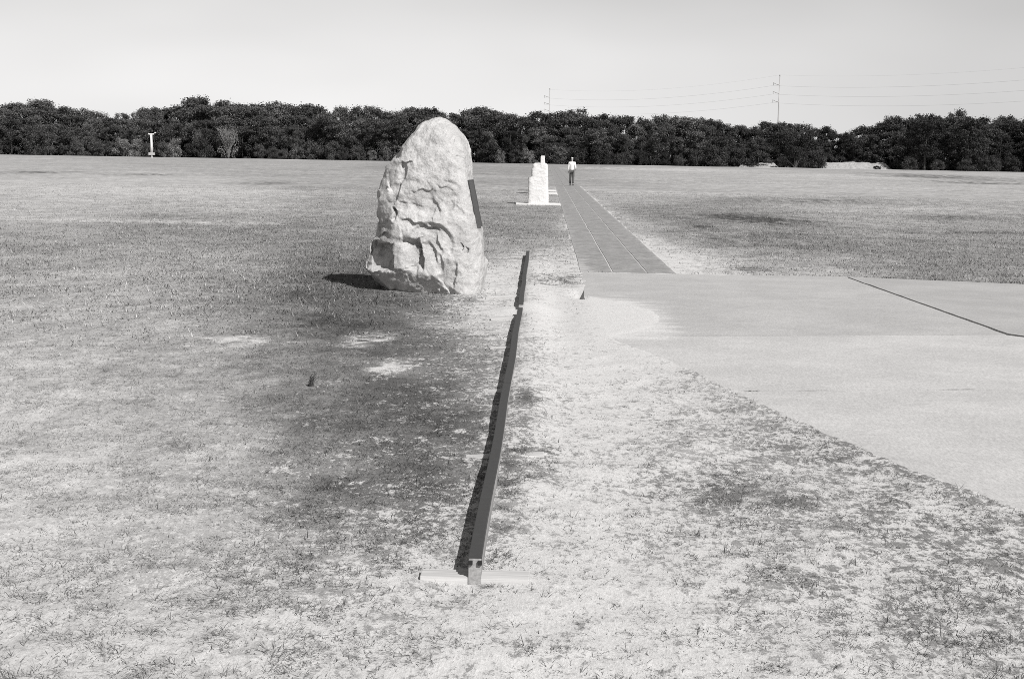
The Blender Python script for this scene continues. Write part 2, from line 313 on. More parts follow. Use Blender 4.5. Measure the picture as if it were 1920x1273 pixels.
SLAB_TOP = 0.03
RAIL_X = -0.27
PATH_X0, PATH_X1, PATH_Y0, PATH_Y1 = 0.57, 2.06, 22.1, 300.0
def gz(x, y):
    """ground height"""
    x = np.asarray(x, float); y = np.asarray(y, float)
    d = np.hypot(x, y)
    near = np.exp(-(d / 40.0) ** 2)
    h = near * ((fbm(x / 1.7, y / 1.7, seed=3, oct=3) - 0.5) * 0.05 + (fbm(x / 0.28, y / 0.28, seed=9, oct=3) - 0.5) * 0.030)
    far = sst(30, 90, d) * (1 - sst(240, 330, d) * 0.5)
    calm = 1 - np.exp(-((x - 0.4) / 5.0) ** 2) * 0.85
    h = h + far * calm * (fbm(x / 45.0, y / 28.0, seed=21, oct=3) - 0.5) * 0.45
    h = h * np.where((x > PATH_X0 - 0.4) & (x < PATH_X1 + 0.4) & (y > PATH_Y0), 0.25, 1.0)
    # launching rail: sand washed up against it on the right, one mound that buries it
    inr = (y > 4.5) & (y < 27)
    rr = np.exp(-((x - RAIL_X - 0.12) / 0.25) ** 2) * (x > RAIL_X) + np.exp(-((x - RAIL_X + 0.1) / 0.16) ** 2) * (x <= RAIL_X) * 0.15
    lift = np.interp(y, [5, 6.2, 7.5, 9, 11, 13, 15, 17, 18, 20, 23, 27], [0, 0, 0.02, 0.045, 0.05, 0.05, 0.07, 0.08, 0.05, 0.045, 0.05, 0.02])
    h = h + inr * rr * lift
    h = h + 0.05 * np.exp(-((x - RAIL_X) / 0.40) ** 2 - ((y - 16.5) / 0.42) ** 2)
    # concrete: sand edge, drifts over its margin
    sd = slab_sd(x, y)
    en = fbm(x / 0.22, y / 0.22, seed=40, oct=3)
    drift_w = 1.0 * np.exp(-((x - 0.7) / 0.9) ** 2 - ((y - 16.1) / 1.4) ** 2) * (0.75 + 0.5 * fbm(x / 1.3, y / 0.5, seed=44, oct=2))
    w = drift_w - 0.05
    edge = SLAB_TOP + 0.006 * sst(0.0, 0.3, drift_w) + 0.002 * (1 - sst(0.0, 0.2, drift_w)) + 0.007 * (en - 0.5)
    k = sst(-0.5, -0.02, sd)
    hollow = np.exp(-((x - 0.46) / 0.09) ** 2 - ((y - 18.5) / 0.45) ** 2)
    inside = np.clip(edge - (0.10 - 0.07 * sst(0.05, 0.3, drift_w)) * np.maximum(sd - np.maximum(w, 0), 0) - 0.05 * np.maximum(sd - w - 0.15, 0), -0.08, None)
    out = h * (1 - k) + (edge - 0.002) * k
    h = np.where(sd > 0, np.where(sd < w, edge, inside), out) - 0.10 * hollow * (sd < 0.02)
    # path matting lies in a shallow bed; sand has blown over its left edge near the concrete
    inp = sst(-0.15, 0.0, np.minimum(x - PATH_X0, PATH_X1 - x)) * (y > PATH_Y0) * (y < PATH_Y1)
    h = h * (1 - inp * 0.6)
    return h
CV = np.array(COVER); PT = PATCH
def ground_mask(x, y):
    x = np.asarray(x, float); y = np.maximum(np.asarray(y, float), 0.8)
    th = x / y; ly = np.log(y)
    num = np.zeros(x.shape); nt = np.zeros(x.shape); den = np.zeros(x.shape) + 1e-9
    for cx, cy, c, tt in CV:
        w = np.exp(-0.5 * (((th - cx / cy) / 0.034) ** 2 + ((ly - math.log(cy)) / 0.16) ** 2)) + 1e-7 / (0.02 + (th - cx / cy) ** 2 + (0.2 * (ly - math.log(cy))) ** 2)
        num += w * c; nt += w * tt; den += w
    cov, ton = num / den, nt / den
    wob = fbm(x / 0.5, y / 0.35, seed=60, oct=4, gain=0.65) - 0.5; wob2 = fbm(x / 0.16, y / 0.13, seed=66, oct=3, gain=0.65) - 0.5
    for px, py, sx, sl, c, tt in PT:
        q = ((x - px) / sx) ** 2 + ((ly - math.log(py)) / sl) ** 2
        w = np.exp(-0.5 * q * np.exp(3.2 * wob)) * np.clip(0.7 + 3.0 * wob2, 0.05, 1) * (0.75 if (py < 18 and c > 0.8) else 1.0)
        cov = cov * (1 - w) + c * w; ton = ton * (1 - w) + tt * w
    # sand kept bare beside matting, slabs and the buried stretch of rail
    sd = slab_sd(x, y)
    cov = np.where(sd > 0.06, cov * 0.0, cov)
    pe = np.minimum(x - PATH_X0, PATH_X1 - x)
    cov = np.where((pe > 0.0) & (y > PATH_Y0) & (y < 90), 0.0, cov)
    cov *= 1 - 0.9 * np.exp(-((x - RAIL_X) / 0.5) ** 2 - ((y - 16.5) / 0.5) ** 2)
    # bare sand along the foot of the wood, needle litter under the trees
    foot = sst(322, 330, y) * (np.exp(-((x + 63) / 6.0) ** 4) + np.exp(-((x - 24) / 8.0) ** 4) + np.exp(-((x - 70) / 28.0) ** 4) + 0.8 * np.exp(-((x + 138) / 10.0) ** 4))
    cov = cov * (1 - np.clip(foot, 0, 1) * 0.9)
    wood = sst(337, 341, y)
    cov = np.maximum(cov, wood); ton = np.maximum(ton, wood)
    return np.clip(cov, 0, 1), np.clip(ton, 0, 1)

ang = np.concatenate([np.linspace(-180, -30, 46)[:-1], np.linspace(-30, 30, 430), np.linspace(30, 180, 46)[1:-1]])
rad = np.concatenate([np.geomspace(0.6, 4.2, 24)[:-1], np.geomspace(4.2, 12, 210)[:-1], np.geomspace(12, 30, 340)[:-1], np.geomspace(30, 420, 170)[:-1], np.geomspace(420, 9000, 24)])
A, Rr = np.meshgrid(np.radians(ang), rad)
gx = (Rr * np.sin(A)).ravel(); gy = (Rr * np.cos(A)).ravel()
gxx = np.append(gx, 0.0); gyy = np.append(gy, 0.0)
front = gyy > 0.3
hz = gz(gxx, gyy)
cov = np.full(len(gxx), 0.6); ton = np.full(len(gxx), 0.3)
c_, t_ = ground_mask(gxx[front], gyy[front]); cov[front] = c_; ton[front] = t_
na, nr = len(ang), len(rad)
ii, jj = np.meshgrid(np.arange(nr - 1), np.arange(na), indexing='ij')
j2 = (jj + 1) % na
quads = np.stack([ii * na + jj, ii * na + j2, (ii + 1) * na + j2, (ii + 1) * na + jj], -1).reshape(-1, 4)[:, ::-1]
fan = np.stack([np.full(na, nr * na), np.arange(na), (np.arange(na) + 1) % na], -1)[:, ::-1]
me = mesh_np('ground', np.stack([gxx, gyy, hz], 1), [quads, fan], True, {'cover': cov, 'tone': ton})
tag(link('ground', me, M['ground']), 'flat sandy field with patchy dry grass', None, None, 'structure')

# ------------------------------------------------------------------ concrete walk
walk = tag(empty('pavement', (0, 0, 0)), 'pale concrete walk of large slabs on the right', None, None, 'structure')
def slab(poly, pour, z=SLAB_TOP):
    bm = bmesh.new()
    vs = [bm.verts.new((x, y, z)) for x, y in poly]
    f = bm.faces.new(vs); f.normal_update()
    if f.normal.z < 0: f.normal_flip()
    ret = bmesh.ops.extrude_face_region(bm, geom=[f])
    for v in ret['geom']:
        if isinstance(v, bmesh.types.BMVert): v.co.z -= 0.13
    bmesh.ops.recalc_face_normals(bm, faces=bm.faces)
    me = bpy.data.meshes.new('slab'); bm.to_mesh(me); bm.free()
    at = me.attributes.new('pour', 'FLOAT', 'POINT'); at.data.foreach_set('value', [pour] * len(me.vertices))
    return link('slab', me, M['concrete'], walk)
def jag(a, b, n, amp, seed):
    rs = np.random.default_rng(seed); o = []
    for i in range(n + 1):
        t = i / n; e = amp * rs.normal() if 0 < i < n else 0
        o.append((a[0] + (b[0] - a[0]) * t, a[1] + (b[1] - a[1]) * t + e) if abs(b[0] - a[0]) > abs(b[1] - a[1]) else (a[0] + (b[0] - a[0]) * t + e, a[1] + (b[1] - a[1]) * t))
    return o
kL, kR = jag((4.64, 22.03), (4.845, 14.95), 26, 0.004, 1), jag((4.675, 22.02), (4.885, 14.96), 26, 0.006, 2)
jT, jB = jag((0.59, 14.085), (4.845, 14.905), 12, 0.005, 3), jag((0.59, 14.055), (4.83, 14.865), 20, 0.003, 4) + [(5.0, 14.66), (12, 15.96)]
slab([(0.56, 21.95), (0.55, 19.5), (0.51, 18.16), (0.53, 16.0)] + jT + kL[::-1][1:], 0.415)
slab(kR + [(5.03, 14.71)] + [(12, 16.01), (12, 19.75)], 0.385, SLAB_TOP + 0.004)
k2T, k2B = jag((1.46, 10.865), (12, 12.605), 60, 0.009, 5), jag((1.46, 10.83), (12, 12.57), 60, 0.006, 6)
slab([(0.59, 14.055), (1.13, 12.38)] + k2T + jB[::-1], 0.48)
slab([(1.46, 10.83), (1.53, 10.52), (1.84, 9.23), (2.13, 8.15), (2.49, 7.2), (3.2, 5.6), (4.0, 4.2), (5.2, 2.6), (12, 2.6)] + k2B[::-1][:-1], 0.48)

simple('tar', 0.07, 0.9, 0.1, 0.4, 12)
for xa, xb, wd in ((1.55, 1.68, 0.010), (1.98, 2.22, 0.014), (3.15, 3.42, 0.015)):   # worn sealant left in the second joint
    n = 12; xs = np.linspace(xa, xb, n); yl = 10.847 + (xs - 1.46) * 0.1651; rj = np.random.default_rng(int(xa * 100))
    V = np.concatenate([np.stack([xs, yl + s_ * wd * (0.3 + 0.7 * rj.random(n)) * np.sin(np.linspace(0.15, 3.0, n)) ** 0.5, np.full(n, SLAB_TOP + 0.0035 if s_ else 0)], 1) for s_ in (-1, 1)])
    i = np.arange(n - 1)
    link('joint_sealant', mesh_np('joint_sealant', V, [np.stack([i, i + 1, n + i + 1, n + i], 1)]), M['tar'], walk)

# ------------------------------------------------------------------ matting path
path = tag(empty('path', (0, 0, 0)), 'grey matting path of three strips running to the far markers', None, None, 'structure')
ys = np.concatenate([np.arange(22.12, 60, 0.35), np.geomspace(60, 300, 110)])
for a, b in ((0.57, 1.062), (1.086, 1.602), (1.626, 2.06)):
    wob = lambda s: (fbm(ys / 1.3, ys * 0 + s, seed=80, oct=3) - 0.5) * 0.025
    xs = [a + wob(a), (a + b) / 2 + 0 * ys, b + wob(b)]
    zz = [np.maximum(gz(np.clip(x, .8, 1.9), ys), gz(x * 0 + 1.3, ys)) + 0.007 for x in xs]
    V = np.concatenate([np.stack([x, ys, z], 1) for x, z in zip(xs, zz)] + [np.stack([x, ys, z - 0.02], 1) for x, z in zip(xs, zz)])
    n = len(ys); i = np.arange(n - 1); F = []
    for u, w_ in ((0, 1), (1, 2), (2, 5), (5, 4), (4, 3), (3, 0)):
        F.append(np.stack([u * n + i, w_ * n + i, w_ * n + i + 1, u * n + i + 1], 1))
    link('mat_strip', mesh_np('mat_strip', V, F), M['matting'], path)

# ------------------------------------------------------------------ launching rail
rail = tag(empty('launching_rail', (RAIL_X, 5.88, 0)), 'long low timber rail capped with dark iron, lying in the sand', 'rail')
secs = [(5.88, 10.6, 0.0, 0.006), (10.61, 16.0, 0.006, 0.0), (16.35, 20.6, 0.004, -0.02), (20.62, 25.75, -0.018, -0.035)]
RW, RH = 0.027, 0.092
for (y0, y1, xa, xb) in secs:
    s = Matrix()
    n = 14
    b = MB(); c = MB()
    for i in range(n):
        pass
    def prism(w, z0, z1, mat, name, yo0=0.0, par=rail, bev=0.003):
        V = []; N = 15
        for i in range(N):
            t = i / (N - 1); y = y0 + yo0 + (y1 - y0 - yo0) * t; x = xa + (xb - xa) * t + 0.004 * math.sin(y * 1.7)
            dz = 0.004 * math.sin(y * 1.1 + 0.7)
            e = bev if 0 < i < N - 1 else bev
            V += [(x - w, y - 5.88, z0), (x + w, y - 5.88, z0), (x + w, y - 5.88, z1 + dz - e), (x + w - e, y - 5.88, z1 + dz), (x - w + e, y - 5.88, z1 + dz), (x - w, y - 5.88, z1 + dz - e)]
        F = []
        for i in range(N - 1):
            for k in range(6):
                F.append((i * 6 + k, i * 6 + (k + 1) % 6, (i + 1) * 6 + (k + 1) % 6, (i + 1) * 6 + k))
        F.append(tuple(range(6))[::-1]); F.append(tuple((N - 1) * 6 + k for k in range(6)))
        me = bpy.data.meshes.new(name); me.from_pydata(V, [], F)
        bm = bmesh.new(); bm.from_mesh(me); bmesh.ops.recalc_face_normals(bm, faces=bm.faces); bm.to_mesh(me); bm.free()
        return link(name, me, mat, par)
    bo = prism(RW, -0.06, RH, M['timber_rail'], 'beam')
    co = prism(RW + 0.002, RH + 0.0005, RH + 0.009, M['iron'], 'iron_cap', 0.012, bo)
for sx in (-0.021, 0.019):   # strap bolts on the near end
    b = MB(); b.box(sx - 0.009, sx + 0.009, -0.012, 0.012, 0.072, 0.0905); b.build('bolt', M['bolt_iron'], rail, bevel=0.002)
rs = random.Random(3)
for i, yy in enumerate((5.94, 8.36, 10.78, 13.2, 15.6, 18.05, 20.5, 22.9, 25.3)):
    V = []; b = MB(); L0, L1 = -0.235 - 0.01 * rs.random(), 0.225 + 0.01 * rs.random()
    b.box(L0, L1, yy - 5.88 - 0.055, yy - 5.88 + 0.055, -0.09, 0.0)
    o_ = b.build('crosstie', M['timber_tie'], rail, bevel=0.004)
    o_.location.z = 0.016 if i == 0 else (float(np.max(gz(np.array([RAIL_X + 0.2]), np.array([yy])))) + (-0.008 if i == 1 else -0.02))
    o_.rotation_euler = (0, R(-0.4 if i == 0 else -4.0), R(rs.uniform(-1.5, 1.5)))

# ------------------------------------------------------------------ the great boulder
OT = np.array(OUT)[::-1]
nz_, nt_ = 300, 420
sv = np.linspace(0, 1, nz_)
zz = -0.12 + 2.405 * np.sin(sv * math.pi / 2)
zi = np.concatenate([[-0.2], OT[:, 0]]); xl = np.concatenate([[-2.17], OT[:, 1]]); xr = np.concatenate([[-0.84], OT[:, 2]])
L = np.interp(zz, zi, xl) - 0.01 * sst(0, 0.3, 2.2 - zz); Rg = np.interp(zz, zi, xr) + 0.012 * sst(0, 0.3, 2.2 - zz)
ca, cb = (L + Rg) / 2, (Rg - L) / 2 * (1 + 0.07 * sst(1.4, 2.2, zz))
bd = np.interp(zz, [-0.2, 0.0, 0.6, 1.2, 1.7, 2.0, 2.15, 2.25, 2.2851], [0.52, 0.56, 0.58, 0.52, 0.45, 0.36, 0.25, 0.12, 0.005])
yc = 19.0 + 0.02 * zz
ph = np.linspace(0, 2 * math.pi, nt_, endpoint=False)
PH, ZI = np.meshgrid(ph, np.arange(nz_))
ca2, cb2, bd2, yc2, z2 = ca[ZI], cb[ZI], bd[ZI], yc[ZI], zz[ZI]
ne = 3.0 - 0.6 * sst(1.6, 2.28, z2)
rr = (np.abs(np.cos(PH) / np.maximum(cb2, 1e-3)) ** ne + np.abs(np.sin(PH) / np.maximum(bd2, 1e-3)) ** ne) ** (-1 / ne)
X = ca2 + rr * np.cos(PH); Y = yc2 + rr * np.sin(PH)
Y = np.where(np.sin(PH) < 0, Y - 0.09 * (X - ca2) / np.maximum(cb2, .02) * np.clip(cb2 / 0.6, 0, 1), Y)
P = np.stack([X, Y, z2], -1).reshape(-1, 3)
AX = np.stack([ca2, yc2, np.minimum(z2, 1.75)], -1).reshape(-1, 3)
D = AX - P; D /= np.linalg.norm(D, axis=1, keepdims=True) + 1e-9
def vecnoise(fr, sd): return np.stack([fbm(P[:, 0] * fr + k * 7.7, P[:, 1] * fr, P[:, 2] * fr, seed=sd + k * 11, oct=3, gain=0.6) - 0.5 for k in range(3)], 1)
WP = vecnoise(5, 300) * 0.085 + vecnoise(15, 340) * 0.03
def bite(c, rad3, d=None, lim=0.2, nn=None):
    global P
    sc = 1 / np.asarray(rad3, float); mm = (P + WP - c) * sc
    ins = (mm ** 2).sum(1) < 1
    if nn is not None: ins &= NR @ nn > 0.3
    if not ins.any(): return
    dd = (D[ins] if d is None else np.broadcast_to(np.asarray(d, float), P[ins].shape)) * sc
    m_ = mm[ins]; a = (dd ** 2).sum(1); b = (m_ * dd).sum(1); cc = (m_ ** 2).sum(1) - 1
    t_ = (-b + np.sqrt(np.maximum(b * b - a * cc, 0))) / a
    P[ins] += (D[ins] if d is None else np.asarray(d, float)) * np.minimum(t_, lim)[:, None]
def cut(p0, n, d=None, lim=0.4):
    n = np.asarray(n, float); n /= np.linalg.norm(n)
    s_ = (P - np.asarray(p0)) @ n; ins = s_ > 0
    dd = D[ins] if d is None else np.broadcast_to(np.asarray(d, float), (ins.sum(), 3))
    k_ = -(dd @ n); t_ = np.where(k_ > 0.15, s_[ins] / np.maximum(k_, 0.15), 0)
    P[ins] += dd * np.minimum(t_, lim)[:, None]
bt = np.random.default_rng(8)
def normals():
    g = P.reshape(nz_, nt_, 3)
    du = np.roll(g, -1, 1) - np.roll(g, 1, 1); dv = np.gradient(g, axis=0)
    n = np.cross(du, dv).reshape(-1, 3); n /= np.linalg.norm(n, axis=1, keepdims=True) + 1e-12
    o = P - AX; o /= np.linalg.norm(o, axis=1, keepdims=True) + 1e-9
    n = np.where((n * o).sum(1, keepdims=True) > 0.2, n, o)
    k = sst(2.05, 2.2, P[:, 2])[:, None]; n = n * (1 - k) + o * k
    n = n.reshape(nz_, nt_, 3)
    for _ in range(8):
        n = (n + np.roll(n, 1, 1) + np.roll(n, -1, 1)) / 3
        n[1:-1] = (n[1:-1] + n[2:] + n[:-2]) / 3
    n = n.reshape(-1, 3); n /= np.linalg.norm(n, axis=1, keepdims=True) + 1e-12
    return n
NR = normals()
# broad facets
for i in range(70):
    j = bt.integers(len(P))
    if P[j, 2] > 2.05 or P[j, 0] > -1.12: continue
    n = NR[j] + bt.normal(size=3) * 0.13; n /= np.linalg.norm(n); rf = bt.uniform(0.22, 0.5)
    s_ = ((P - P[j]) @ n) + bt.uniform(0.002, 0.014)
    w_ = (((P - P[j]) ** 2).sum(1) < rf ** 2) & (s_ > 0) & (NR @ n > 0.5)
    fo = 1 - sst(rf * 0.85, rf, np.linalg.norm(P[w_] - P[j], axis=1))
    P[w_] -= NR[w_] * (np.minimum(s_[w_], 0.05) * fo)[:, None]
# angular chunks: each surface cell is its own tilted plane
sj = bt.choice(len(P), 130, replace=False); sp_ = P[sj]; gr = bt.normal(size=(130, 3)) * 0.19; of = bt.normal(size=130) * 0.007
gr -= (gr * NR[sj]).sum(1, keepdims=True) * NR[sj]
Q_ = P + WP * 0.9; num = np.zeros(len(P)); den = np.zeros(len(P)) + 1e-30
dmin = np.full(len(P), 1e9)
for s_ in sp_: dmin = np.minimum(dmin, ((Q_ - s_) ** 2).sum(1))
for s_, g_, o_ in zip(sp_, gr, of):
    d2 = ((Q_ - s_) ** 2).sum(1); w_ = np.exp(-(d2 - dmin) * 500)
    num += w_ * (o_ + np.clip((Q_ - s_) @ g_, -0.045, 0.045)); den += w_
AMP = np.clip(0.20 + 0.8 * (1 - sst(-2.08, -1.9, P[:, 0])) + 0.30 * (1 - sst(0.5, 0.9, P[:, 2])), 0, 0.9)
AMP = AMP * (1 - 0.7 * sst(-1.15, -1.0, P[:, 0])); AMP = np.where(P[:, 1] > 19.1, 0.6, AMP)
P = P + NR * ((fbm(P[:, 0] * 2.6, P[:, 1] * 2.6, P[:, 2] * 2.6, seed=93, oct=3) - 0.5) * 0.07 * (1 - 0.6 * sst(-1.15, -1.0, P[:, 0])))[:, None]
P = P + NR * ((num / den) * AMP)[:, None]
NR = normals(); D = -NR
# plaque bed on the right face
pq = [np.array(q) for q in ((-1.030, 18.72, 1.473), (-0.987, 19.12, 1.474), (-0.858, 19.12, 0.85), (-0.910, 18.72, 0.855))]
pn = np.cross(pq[1] - pq[0], pq[3] - pq[0]); pn /= np.linalg.norm(pn)
if pn[0] < 0: pn = -pn
# the scars on its face, worked inwards (+Y): ledges, hollows and walls that look left
x_ = P[:, 0] + WP[:, 0] * 0.7; z_ = P[:, 2] + WP[:, 2] * 0.7
face = sst(0.0, 0.35, -NR[:, 1]) * (P[:, 1] < 19.1)
dep = np.zeros(len(P))
def ledge(x0, z0, x1, z1, d, fall):            # rock below the line is set back, healing downwards
    global dep
    t_ = (x_ - x0) / (x1 - x0); zl = z0 + (z1 - z0) * t_ + 0.015 * np.sin(x_ * 38)
    ends = sst(-0.1, 0.12, t_) * (1 - sst(0.8, 1.1, t_))
    below = sst(0.0, 0.014, zl - z_) * np.exp(-np.maximum(zl - z_, 0) / fall)
    dep = dep + d * ends * below
def wall(x0, z0, x1, z1, d, run, soft=0.02):  # rock left of the line is set back, healing leftwards
    global dep
    t_ = (z_ - z0) / (z1 - z0); xl_ = x0 + (x1 - x0) * t_ + 0.03 * np.sin(t_ * 3.1)
    ends = sst(-0.12, 0.15, t_) * (1 - sst(0.85, 1.1, t_))
    left = sst(0.0, soft, xl_ - x_) * (1 - sst(0.25 * run, run, xl_ - x_))
    dep = dep + d * ends * left
ledge(-1.86, 0.965, -1.37, 0.855, 0.055, 0.10)
wall(-1.575, 0.33, -1.63, 0.70, 0.105, 0.36, 0.012)
ledge(-1.86, 0.70, -1.60, 0.735, 0.03, 0.10)
wall(-1.38, 0.40, -1.50, 0.66, 0.035, 0.16)
wall(-1.97, 0.30, -2.03, 0.64, 0.16, 0.75, 0.012)
wall(-2.13, 0.46, -2.10, 0.63, 0.07, 0.12, 0.012)
ledge(-2.28, 0.635, -1.99, 0.645, 0.10, 0.12)
ledge(-2.22, 0.745, -2.03, 0.755, 0.05, 0.06)
wall(-1.945, 0.93, -1.955, 1.10, 0.075, 0.06, 0.008)
ledge(-1.90, 1.715, -1.76, 1.70, 0.05, 0.07)
wall(-1.86, 1.45, -1.83, 1.68, 0.045, 0.14)
wall(-1.98, 1.12, -1.90, 1.42, 0.04, 0.2)
ledge(-1.75, 1.31, -1.45, 1.37, 0.022, 0.16)
wall(-1.36, 1.02, -1.46, 1.24, 0.02, 0.2)
ledge(-1.42, 1.42, -1.18, 1.36, 0.014, 0.16)
wall(-1.07, 0.58, -1.08, 0.67, 0.035, 0.035, 0.006)
wall(-1.00, 0.55, -1.01, 0.63, 0.035, 0.035, 0.006)
wall(-1.17, 0.10, -1.13, 0.42, 0.03, 0.2)
wall(-1.30, 0.28, -1.36, 0.52, 0.025, 0.14)
zu = np.interp(x_, [-2.3, -1.96, -1.72, -1.45, -1.22, -1.0, -0.9], [0.20, 0.33, 0.27, 0.25, 0.09, -0.05, -0.3])
uc = np.maximum(zu - z_, 0)
dep = dep + uc * 0.62 + sst(0, 0.05, uc) * (fbm(P[:, 0] * 26, P[:, 1] * 26, P[:, 2] * 26, seed=97, oct=3, gain=0.7) - 0.5) * 0.03
P[:, 1] += dep * face
cut((-2.16, 18.60, 0.16), (-0.66, -0.22, -0.72), (0.8, 0.6, 0), 0.5)
# rough grain
nrm = -D
P += nrm * ((fbm(P[:, 0] * 9, P[:, 1] * 9, P[:, 2] * 9, seed=90, oct=5, gain=0.62) - 0.5) * 0.034)[:, None]
P += nrm * ((np.abs(fbm(P[:, 0] * 5, P[:, 1] * 5, P[:, 2] * 5, seed=95, oct=4) - 0.5) - 0.12) * 0.035)[:, None]
bw = sst(18.58, 18.70, P[:, 1]) * (1 - sst(19.16, 19.3, P[:, 1])) * sst(0.68, 0.82, P[:, 2]) * (1 - sst(1.50, 1.62, P[:, 2])) * (NR @ pn > 0.45)
P -= pn * ((((P - pq[0]) @ pn) + 0.004) * bw)[:, None]
BO = np.array([-1.55, 19.0, 0.0]); P = P - BO
ii, jj = np.meshgrid(np.arange(nz_ - 1), np.arange(nt_), indexing='ij'); j2 = (jj + 1) % nt_
q = np.stack([ii * nt_ + jj, ii * nt_ + j2, (ii + 1) * nt_ + j2, (ii + 1) * nt_ + jj], -1).reshape(-1, 4)
cap = np.array([[(nz_ - 1) * nt_ + k for k in range(nt_)]])
me = mesh_np('stone', P, [q, cap], True)
boulder = tag(empty('boulder', tuple(BO)), 'tall rough granite boulder with bronze plaque beside the rail', 'boulder')
bo = link('stone', me, M['granite'], boulder)
try: me.set_sharp_from_angle(angle=R(35))
except Exception: pass
pl = bmesh.new(); c_ = sum(pq) / 4
fr = [pl.verts.new(tuple(p_ - pn * 0.004 - BO)) for p_ in pq]; bk = [pl.verts.new(tuple(p_ + pn * 0.014 - BO)) for p_ in pq]
pl.faces.new(fr); top = pl.faces.new(bk)
for i in range(4): pl.faces.new((fr[i], fr[(i + 1) % 4], bk[(i + 1) % 4], bk[i]))
bmesh.ops.recalc_face_normals(pl, faces=pl.faces)
ri = bmesh.ops.inset_region(pl, faces=[top], thickness=0.025, depth=-0.006)
me = bpy.data.meshes.new('plaque'); pl.to_mesh(me); pl.free()
pq_o = link('plaque', me, M['bronze'], boulder); pq_o['label'] = 'dark bronze plaque on the right face of the boulder'

# ------------------------------------------------------------------ flight markers
def marker(x, y, w, dth, h, steps, slabw, label, seed, name='stone_marker', left=None):
    """rough hewn granite block on a flat base slab; steps = [(z fraction, left inset)]"""
    z0 = float(gz(np.array([x]), np.array([y]))[0])
    root = tag(empty(name, (x, y, z0)), label, 'marker', 'granite markers in line beyond the boulder')
    b = MB(); b.box(-slabw / 2 if left is None else left, slabw / 2, -0.5, 0.55, -0.2, 0.055); b.build('base_slab', M['marker_granite'], root, bevel=0.012)
    nz, nt = 60, 72
    zz = np.linspace(0.03, h, nz); ph = np.linspace(0, 2 * math.pi, nt, endpoint=False)
    V = []
    for i, z in enumerate(zz):
        f = z / h; l = -w / 2; r_ = w / 2 - 0.06 * f
        for zf, ins in steps: l += ins * sst(zf - 0.012, zf + 0.012, f)
        if i >= nz - 3: k = (0.02, 0.05, 0.10)[i - nz + 3]; l += k; r_ -= k
        cx, a, bb = (l + r_) / 2, (r_ - l) / 2, dth / 2 * (1 - 0.2 * f)
        rr = (np.abs(np.cos(ph) / a) ** 7 + np.abs(np.sin(ph) / bb) ** 7) ** (-1 / 7)
        x_, y_ = cx + rr * np.cos(ph), rr * np.sin(ph)
        nn = (fbm(x_ * 7 + seed, y_ * 7, np.full(nt, z * 7), seed=seed, oct=4, gain=0.6) - 0.5) * 0.04
        V.append(np.stack([x_ + nn * np.cos(ph), y_ + nn * np.sin(ph), np.full(nt, z) + nn * 0.3], 1))
    V = np.concatenate(V)
    ii, jj = np.meshgrid(np.arange(nz - 1), np.arange(nt), indexing='ij'); j2 = (jj + 1) % nt
    q = np.stack([ii * nt + jj, ii * nt + j2, (ii + 1) * nt + j2, (ii + 1) * nt + jj], -1).reshape(-1, 4)
    cap = np.array([[(nz - 1) * nt + k for k in range(nt)]])
    link('stone', mesh_np('stone', V, [q, cap], False), M['marker_granite'], root)
    return root
marker(-0.29, 53.5, 0.78, 0.75, 1.55, ((0.66, 0.11), (0.87, 0.05)), 1.66, 'tallest pale granite marker on a flat slab, nearest beyond the boulder', 4)
marker(-0.30, 69.0, 0.80, 0.75, 1.42, ((0.8, 0.1),), 1.66, 'granite marker almost hidden behind the nearest one, right end of its slab showing', 6, left=-0.45)
marker(-0.33, 74.3, 0.80, 0.75, 1.42, ((0.85, 0.1),), 1.66, 'third granite marker in line, hidden but for the end of its slab', 8, left=-0.42)
marker(-0.78, 280.0, 0.86, 0.8, 1.9, ((0.9, 0.05),), 1.7, 'distant granite marker whose top shows above the nearest marker', 10)

# ------------------------------------------------------------------ walker
def skin(name, verts, edges, rads, mat, parent, root=0, sub=2, flat=None):
    me = bpy.data.meshes.new(name); me.from_pydata(verts, edges, [])
    o = bpy.data.objects.new('tmp', me); COL.objects.link(o)
    sk = o.modifiers.new('s', 'SKIN'); sk.use_smooth_shade = True
    lay = me.skin_vertices[0] if me.skin_vertices else None
    if lay is None:
        bm = bmesh.new(); bm.from_mesh(me); bm.verts.layers.skin.verify(); bm.to_mesh(me); bm.free(); lay = me.skin_vertices[0]
    for i, r_ in enumerate(rads):
        lay.data[i].radius = r_ if isinstance(r_, tuple) else (r_, r_)
        lay.data[i].use_root = (i == root)
    sb = o.modifiers.new('d', 'SUBSURF'); sb.levels = sub; sb.render_levels = sub
    dg = bpy.context.evaluated_depsgraph_get(); dg.update()
    nm = bpy.data.meshes.new_from_object(o.evaluated_get(dg)); nm.name = name
    bpy.data.objects.remove(o); bpy.data.meshes.remove(me)
    nm.materials.clear()
    nm.polygons.foreach_set('use_smooth', [True] * len(nm.polygons))
    return link(name, nm, mat, parent)
PX, PY = 1.57, 88.6
per = tag(empty('person', (PX, PY, float(gz(np.array([PX]), np.array([PY]))[0]) + 0.012)), 'person in pale shirt and white cap walking away along the path', 'person')
per.scale = (0.88, 0.95, 1.0)
